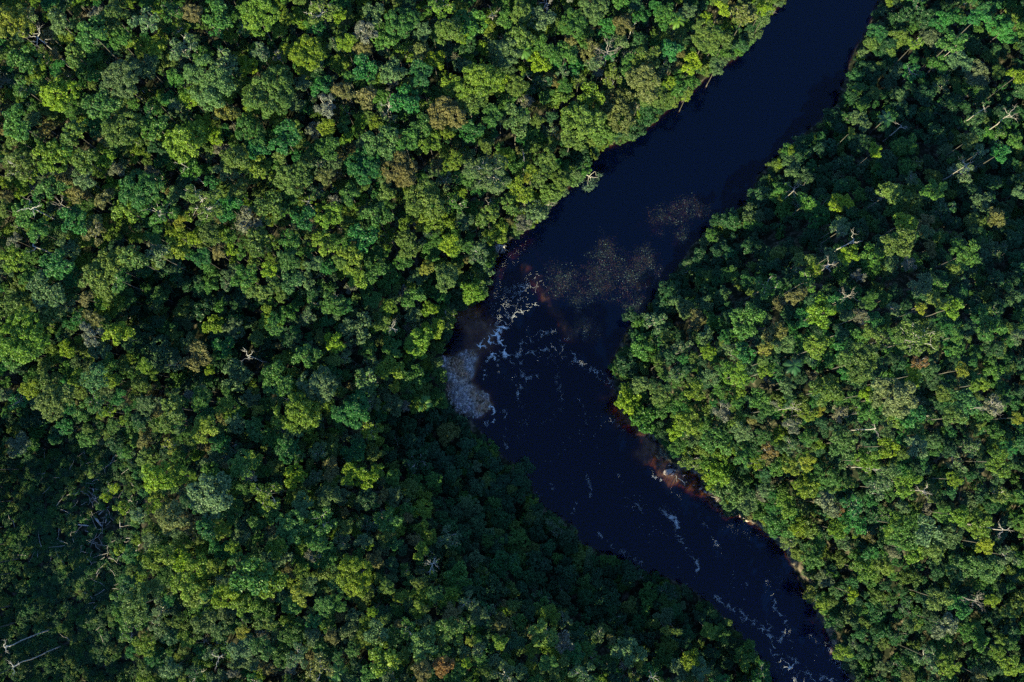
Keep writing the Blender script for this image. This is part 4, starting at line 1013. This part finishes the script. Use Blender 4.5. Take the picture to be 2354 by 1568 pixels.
LOGS = [((648, 420), (675, 455), (702, 492), .30, 'thickest bleached log lying in the middle of the clearing'), ((505, 478), (575, 484), (645, 492), .20, 'long pale log level across the clearing, left of the thickest'),
        ((682, 412), (695, 398), (712, 386), .14, 'short pale log just above the thickest log'), ((735, 410), (733, 440), (728, 470), .14, 'short upright lying log right of the thickest log'),
        ((828, 425), (828, 490), (829, 550), .13, 'thin grey log below the rightmost saplings'), ((395, 455), (420, 478), (440, 500), .12, 'thin slanting log left of the level log'),
        ((520, 510), (540, 524), (560, 538), .14, 'small slanting log below the level log'), ((150, 558), (178, 556), (205, 553), .12, 'lone small log at the left of the clearing'),
        ((630, 865), (655, 905), (685, 945), .15, 'slanting grey log in the lower clearing'), ((965, 610), (945, 645), (925, 685), .13, 'thin log at the right edge of the clearing'),
        ((640, 230), (652, 270), (662, 305), .12, 'thin log in the upper clearing left of the saplings'), ((785, 30), (795, 60), (806, 90), .12, 'thin log at the top of the clearing'),
        ((870, 572), (915, 574), (965, 576), .11, 'thin level log at the right of the clearing'), ((840, 1245), (880, 1270), (918, 1292), .15, 'slanting grey log at the lower right corner of the clearing'),
        ((575, 800), (620, 775), (665, 748), .10, 'thin pale stick rising to the right in the mid clearing'), ((835, 850), (822, 885), (808, 920), .10, 'dark thin stick low in the clearing by the forest edge'),
        ((545, 720), (552, 745), (560, 765), .10, 'tiny stick in the middle of the clearing')]
for a, b, c_, w, lab in LOGS:
    log('fallen_log', 'G', [(*p, gl('G', *p)) for p in (a, b, c_)], w, lab, 'fallen logs of the clearing')

# ------------------------------------------------------------------ undergrowth of the clearing
up, ui, ur, us, ut = [], [], [], [], []
small_keys = [i for i, k in enumerate(KEYS) if k[0] == min(q[0] for q in KEYS)]
tries = 0
while len(up) < 3000 and tries < 16000:
    tries += 1
    u, v = rnd.uniform(-60, 160), rnd.uniform(430, 760)
    if zone(u, v) != 'clearing': continue
    U, V = u / F, v / F
    bare = math.exp(-(((U - 225) / 70) ** 2 + ((V - 1190) / 90) ** 2))
    if rnd.random() < bare * .8: continue
    h = rnd.uniform(.2, 1.3)
    x, y, g, mp = solve(u, v, h)
    f = rnd.uniform(.18, .42)
    up.append((x, y, g + h * .4)); ui.append(rnd.choice(small_keys)); ur.append((0, 0, rnd.uniform(0, 6.28))); us.append((f, f, f * .8)); ut.append(tint_of(rnd.choice(['D', 'DE', 'G', 'D', 'GD', 'O']), .25))
ug = scatter_object('undergrowth', up, {'proto': ('INT', np.array(ui, np.int32)), 'rot': ('FLOAT_VECTOR', ur), 'scl': ('FLOAT_VECTOR', us), 'tint': ('FLOAT_COLOR', ut)},
                    [(crown_src, 'scl', 'rot', 'proto')])
tag(ug, 'low dark shrubs and ferns covering the floor of the shaded clearing', 'undergrowth', kind='stuff')

stk = []
for _ in range(150):
    U, V = rnd.gauss(215, 62), rnd.gauss(1200, 95)
    u, v = U * F, V * F
    if zone(u, v) != 'clearing': continue
    x, y, g, mp = solve(u, v, .9)
    a = rnd.uniform(0, 6.28); L = rnd.uniform(1.0, 3.6)
    stk.append((wander((x, y, g + rnd.uniform(.5, 1.2)), (x + L * math.cos(a), y + L * math.sin(a), g + rnd.uniform(.4, 1.3)), 3, .12, rnd), [.05, .045, .035, .02]))
tag(obj('fallen_branches', tubes_mesh('fallen_branches', stk, GREYTWIG, 4)), 'litter of thin grey fallen branches over the floor of the clearing', 'branches', kind='stuff')

# ------------------------------------------------------------------ foam, weeds, pebbles on the river
def ridged(P, s, ph):
    x, y = P[:, 0] / s, P[:, 1] / s
    wx = x + .6 * np.sin(y * 1.7 + ph) + .25 * np.sin(y * 4.1 + x * 2.3)
    wy = y + .6 * np.sin(x * 1.5 - ph) + .25 * np.sin(x * 3.7 - y * 1.9)
    return np.abs(np.sin(wx * 2.1) + np.sin(wy * 2.3 + ph)) 
FR_ = np.random.default_rng(21)
def flecks(C, ang, L, Wd, z, tilt=.12):
    n = len(C)
    a = ang
    T = np.stack([np.cos(a), np.sin(a), FR_.normal(size=n) * tilt], 1); B = np.stack([-np.sin(a), np.cos(a), FR_.normal(size=n) * tilt], 1)
    C3 = np.column_stack([C, z])
    L, Wd = L[:, None], Wd[:, None]
    j = lambda: FR_.uniform(.6, 1.2, (n, 1))
    co = np.stack([C3 - T * L * .5 * j(), C3 - B * Wd * .5 * j(), C3 + T * L * .5 * j(), C3 + B * Wd * .5 * j()], 1).reshape(-1, 3)
    return co
def along(line, n, spread):
    line = np.asarray(line); seg = np.diff(line, axis=0); ln = np.hypot(*seg.T); cum = np.concatenate([[0], np.cumsum(ln)])
    s = FR_.uniform(0, cum[-1], n); i = np.clip(np.searchsorted(cum, s) - 1, 0, len(seg) - 1)
    t = (s - cum[i]) / ln[i]
    p = line[i] + seg[i] * t[:, None]
    d = seg[i] / ln[i][:, None]
    return p + np.stack([-d[:, 1], d[:, 0]], 1) * (FR_.normal(size=n) * spread * .62)[:, None] + FR_.normal(size=(n, 2)) * .12, np.arctan2(d[:, 1], d[:, 0]), cum[-1]
def curvy(line, k=5):
    """rounds a hand-drawn line and gives it a wavering course"""
    line = np.asarray(line, float)
    for _ in range(2):
        q = [line[0]]
        for a, b in zip(line[:-1], line[1:]): q += [a * .75 + b * .25, a * .25 + b * .75]
        q.append(line[-1]); line = np.array(q)
    line[1:-1] += FR_.normal(size=(len(line) - 2, 2)) * .18
    return line
# piece, line, spread (m), flecks per metre, size, elongation
FOAMS = [
    ('E', [(950, 825), (1000, 790), (1040, 765), (1080, 720), (1130, 685)], .75, 95, .24, 1.6), ('E', [(1060, 740), (1100, 780), (1105, 840), (1140, 890)], .6, 80, .22, 1.6),
    ('E', [(1085, 700), (1095, 760), (1060, 800)], .5, 60, .26, 1.4), ('E', [(1110, 690), (1150, 640), (1210, 590), (1290, 550)], .9, 34, .16, 2.6), ('E', [(1070, 690), (1110, 600), (1170, 510), (1250, 440), (1370, 350)], 1.7, 36, .14, 3.0),
    ('E', [(1130, 640), (1230, 570), (1320, 527), (1370, 527)], .35, 24, .12, 2.4), ('E', [(1040, 560), (1080, 480), (1180, 420), (1300, 380)], 1.6, 20, .12, 2.6), ('E', [(1010, 440), (1060, 300), (1160, 120), (1200, 40)], 2.2, 12, .11, 2.2),
    ('E', [(1100, 250), (1200, 160), (1290, 90)], 2.0, 9, .10, 2.2),
    ('E', [(990, 1060), (985, 980), (1000, 905), (1040, 880), (1065, 905)], .22, 36, .17, 1.4), ('E', [(1020, 890), (1050, 870), (1075, 910)], .4, 60, .22, 1.3), ('E', [(1070, 910), (1085, 980), (1080, 1040)], .3, 12, .11, 1.4),
    ('E', [(1225, 830), (1260, 790), (1330, 765), (1400, 725), (1485, 700)], .75, 48, .14, 1.3), ('E', [(1165, 945), (1200, 890), (1240, 850), (1300, 870), (1370, 862), (1420, 828), (1470, 838), (1540, 830)], .55, 42, .14, 1.4),
    ('E', [(1240, 850), (1235, 920), (1242, 990), (1255, 1060), (1235, 1120), (1195, 1200)], .4, 26, .13, 1.5), ('E', [(1235, 1080), (1220, 1130), (1195, 1190)], .2, 30, .14, 1.6), ('E', [(1450, 812), (1500, 782), (1590, 760)], .4, 18, .12, 1.4),
    ('E', [(1590, 870), (1640, 920), (1700, 970), (1780, 1012), (1860, 1085)], .7, 48, .14, 1.5), ('E', [(1470, 930), (1490, 980), (1500, 1100), (1525, 1190)], .6, 20, .11, 1.3), ('E', [(1420, 900), (1520, 900), (1600, 940)], 1.1, 16, .11, 1.3),
    ('E', [(1260, 1060), (1300, 1030), (1350, 1015), (1340, 1060)], .45, 28, .12, 1.3), ('E', [(1015, 1235), (1040, 1230), (1055, 1275), (1045, 1345)], .22, 60, .18, 1.4), ('E', [(1000, 1300), (1010, 1370), (985, 1345)], .3, 22, .13, 1.3),
    ('E', [(1135, 1380), (1120, 1460), (1140, 1530)], .25, 14, .12, 1.4), ('E', [(1795, 1300), (1870, 1330), (1950, 1395)], .35, 26, .14, 1.5), ('E', [(1640, 1180), (1670, 1250), (1690, 1350)], .3, 12, .11, 1.3), ('E', [(1200, 1352), (1400, 1340), (1500, 1280), (1525, 1200)], .6, 9, .10, 1.2),
    ('E', [(1200, 1480), (1280, 1300), (1240, 1240)], .9, 7, .11, 1.2), ('E', [(1100, 1270), (1150, 1260), (1120, 1310)], .3, 22, .13, 1.3),
    ('H', [(1440, 180), (1460, 240)], .3, 18, .13, 1.3), ('H', [(1330, 230), (1350, 280), (1385, 310)], .3, 24, .14, 1.3), ('H', [(1625, 330), (1600, 370), (1590, 410)], .3, 20, .14, 1.3), ('H', [(1690, 130), (1715, 200), (1720, 290)], .35, 16, .13, 1.3),
    ('H', [(1770, 540), (1820, 590), (1880, 640)], .35, 24, .14, 1.4), ('H', [(1920, 650), (1960, 700), (2010, 735), (2080, 740)], .6, 22, .13, 1.3), ('H', [(2030, 330), (2080, 400)], .3, 16, .12, 1.3), ('H', [(2120, 100), (2150, 150), (2210, 182)], .3, 26, .14, 1.4),
    ('H', [(2190, 370), (2250, 410), (2285, 440), (2320, 450), (2310, 520), (2345, 590)], .4, 40, .15, 1.3), ('H', [(1900, 130), (1940, 190)], .3, 12, .12, 1.3), ('H', [(2240, 210), (2350, 300)], .8, 12, .13, 1.3), ('H', [(1480, 480), (1540, 540)], .6, 8, .12, 1.3),
    ('I', [(5, 600), (30, 650), (70, 690), (100, 740), (102, 800)], .3, 40, .15, 1.4), ('I', [(205, 560), (225, 600), (240, 655)], .35, 30, .15, 1.4), ('I', [(220, 980), (300, 1030), (380, 1070), (440, 1140), (520, 1172), (590, 1240), (640, 1272)], .5, 46, .17, 1.4),
    ('I', [(400, 1090), (450, 1140), (520, 1160)], .8, 36, .15, 1.3), ('I', [(540, 1185), (590, 1165), (590, 1220)], .7, 44, .16, 1.2), ('I', [(640, 1272), (615, 1340), (650, 1395), (690, 1420)], .55, 55, .17, 1.3), ('I', [(690, 1240), (650, 1320), (610, 1350)], .3, 30, .15, 1.3),
    ('I', [(620, 1020), (660, 1095), (710, 1150), (700, 1200), (690, 1245)], .5, 44, .17, 1.3), ('I', [(440, 860), (440, 940), (410, 1020)], .2, 18, .13, 1.3), ('I', [(715, 1400), (765, 1435), (720, 1485), (700, 1440)], .9, 80, .19, 1.2), ('I', [(760, 1400), (800, 1445), (792, 1520)], .3, 40, .16, 1.2),
    ('I', [(750, 1565), (800, 1535), (860, 1560), (900, 1545), (1040, 1555)], .7, 44, .17, 1.2), ('I', [(840, 1470), (870, 1530)], .5, 34, .16, 1.2), ('I', [(855, 1420), (930, 1388)], .4, 24, .14, 1.3), ('I', [(1000, 1270), (1020, 1360), (1090, 1440), (1130, 1520), (1170, 1580)], .9, 46, .16, 1.2),
    ('I', [(720, 1180), (740, 1260), (745, 1330)], .35, 20, .14, 1.3), ('I', [(620, 960), (640, 1030)], .5, 22, .15, 1.3), ('I', [(510, 860), (600, 900), (700, 850)], 1.8, 9, .14, 1.3), ('I', [(280, 470), (420, 520), (500, 600)], 1.6, 9, .13, 1.3), ('I', [(880, 1230), (940, 1300)], 1.2, 9, .13, 1.3),
    ('I', [(160, 1200), (320, 1330)], .8, 6, .13, 1.3),
    ('K', [(130, 330), (200, 400), (260, 460), (380, 535)], .3, 22, .13, 1.5), ('K', [(340, 980), (420, 1080), (490, 1150)], .5, 30, .14, 1.3), ('K', [(520, 1190), (600, 1150), (670, 1210), (640, 1300), (660, 1400)], .55, 44, .16, 1.3), ('K', [(640, 1480), (740, 1500), (740, 1568)], .5, 24, .14, 1.3),
    ('K', [(1350, 1050), (1500, 1180), (1560, 1330), (1750, 1400)], 1.5, 9, .12, 1.3), ('K', [(1100, 1270), (1180, 1330)], .4, 14, .12, 1.3), ('K', [(370, 1000), (500, 1000), (700, 1000)], 1.2, 5, .12, 1.3),
]
CO, = [[]],
CO = []
for c, l, sp, dens, size, el in FOAMS:
    line = curvy(W(c, l))
    n0 = int(np.hypot(*np.diff(line, axis=0).T).sum() * dens * 5.0)
    C, a, _ = along(line, max(n0, 8), sp)
    keep = ridged(C, 1.15, len(CO)) < FR_.uniform(.10, .62, len(C))
    keep &= inside(RIVER, C)
    C, a = C[keep], a[keep]
    S = size * .33 * FR_.uniform(.4, 1.5, len(C)) * (1.25 if dens > 75 else 1)
    aa = a + FR_.normal(size=len(C)) * (.35 if el > 2 else 1.2)
    CO.append(flecks(C, aa, S * el, S * FR_.uniform(.5, .9, len(C)), FR_.uniform(.012, .06, len(C)) * (2.5 if dens > 75 else 1)))
# stray flecks on the lower river
P = np.column_stack([FR_.uniform(RIVER[:, 0].min(), RIVER[:, 0].max(), 14000), FR_.uniform(-80, 40, 14000)])
q0 = np.array(pt(*cp('E', 1100, 700), 0)[:2])
P = P[inside(RIVER, P)]
P = P[(lump(P, 6, 1.1) + .25 * lump(P, 2.3, .3) > FR_.uniform(.25, 1.1, len(P))) & (P[:, 1] < q0[1] + 4)]
S = FR_.uniform(.04, .11, len(P))
CO.append(flecks(P, FR_.uniform(0, 6.28, len(P)), S * 1.4, S, np.full(len(P), .012)))
co = np.concatenate(CO)
fm = obj('river_foam', mesh_np('river_foam', co, np.arange(len(co)).reshape(-1, 4), [FOAM]))
tag(fm, 'strings and cells of white foam drifting on the dark river below the rapids', 'foam', kind='stuff')

CO, HU = [], []
for i, (line, w, dep) in enumerate(WEEDBED):
    ln = np.hypot(*np.diff(line, axis=0).T).sum()
    nt = int((ln + w) * w * 1.5)
    C0, _, _ = along(line, nt, w * .62)
    C0 = C0[inside(RIVER, C0) & (river_sd(C0) < -1)]
    for k, c0 in enumerate(C0):
        n = int(FR_.integers(14, 40)); rad = FR_.uniform(.5, 1.5)
        C = c0 + FR_.normal(size=(n, 2)) * rad * .6
        a = np.arctan2(*(C - c0).T[::-1])
        top = FR_.random()
        z = -FR_.uniform(.12, .5 + .6 * top, n)
        sf = FR_.random(n) < (.05 if k % 5 == 0 else .004)
        z[sf] = .012
        L = FR_.uniform(.08, .20, n)
        CO.append(flecks(C, a, L, L * .55, z, np.where(sf, .04, .25)))
        kind = FR_.random()
        hu = (0.14, 0.30, 0.22) if kind < .6 else ((0.34, 0.26, 0.40) if kind < .8 else (0.24, 0.22, 0.10))
        hu = np.array(hu) * .55 * FR_.uniform(.6, 1.3, (n, 1)); hu[sf] = np.array((0.22, 0.34, 0.33)) * FR_.uniform(.6, 1.2, (int(sf.sum()), 1))  # floating leaves are paler and bluer, a sky glint put into their colour
        HU.append(hu)
co = np.concatenate(CO); hu = np.concatenate(HU)
wm = mesh_np('water_weeds', co, np.arange(len(co)).reshape(-1, 4), [WEED])
wm.attributes.new('hue', 'FLOAT_COLOR', 'FACE').data.foreach_set('color', np.column_stack([hu, np.ones(len(hu))]).astype(np.float32).ravel())
tag(obj('water_weeds', wm), 'beds of dim green and violet water weeds under the surface of the river', 'water weeds', kind='stuff')

# pebbles of the shoal
b0, b1 = SHOAL.min(0), SHOAL.max(0)
P = FR_.uniform(b0 - 1.5, b1 + 1.5, (16000, 2))
sd_ = np.where(inside(SHOAL, P), 1, -1) * seg_dist(SHOAL, P, True) + .9 * lump(P, 1.9, 4.0) + .5 * lump(P, .8, 1.0)
P = P[(sd_ > 0) & (lump(P, 1.4, 2.7) + .6 * lump(P, 3.0, .2) > FR_.uniform(-1.3, .5, len(P))) & (river_sd(P) < .6)]
gzs = ground(P)
O = np.array([(1, 0, 0), (0, 1, 0), (-1, 0, 0), (0, -1, 0), (.1, .1, 1)])
TF = np.array([(0, 1, 4), (1, 2, 4), (2, 3, 4), (3, 0, 4)])
n = len(P)
S = FR_.uniform(.08, .24, n) * np.where(FR_.random(n) < .07, 2.6, 1.0); a = FR_.uniform(0, 6.28, n)
R = O[None] * np.stack([S, S * FR_.uniform(.6, 1, n), S * FR_.uniform(.4, .8, n)], 1)[:, None]
X = R[..., 0] * np.cos(a)[:, None] - R[..., 1] * np.sin(a)[:, None] + P[:, :1]
Y = R[..., 0] * np.sin(a)[:, None] + R[..., 1] * np.cos(a)[:, None] + P[:, 1:]
co = np.stack([X, Y, R[..., 2] + gzs[:, None] - .01], -1).reshape(-1, 3)
f = (TF[None] + 5 * np.arange(n)[:, None, None]).reshape(-1, 3)
PEB = tint_mat('pebbles', .6, .4)
pm = mesh_np('shoal_pebbles', co, f, [PEB])
warm = smooth(-.2, .5, lump(P, 2.6, 5.0))[:, None]
hu = (np.array([(0.21, 0.185, 0.19)]) * (1 - warm) + np.array([(0.20, 0.12, 0.075)]) * warm) * FR_.uniform(.25, 2.0, (n, 1)) * FR_.uniform(.9, 1.1, (n, 3))
pm.attributes.new('hue', 'FLOAT_COLOR', 'FACE').data.foreach_set('color', np.column_stack([np.repeat(hu, 4, 0), np.ones(4 * n)]).astype(np.float32).ravel())
tag(obj('shoal_pebbles', pm), 'grey violet gravel and pebbles of the shallow shoal by the left bank', 'gravel', kind='stuff')
print('t %.1f' % (time.time() - T0), 'foam', len(fm.data.polygons), 'weeds', len(wm.polygons))
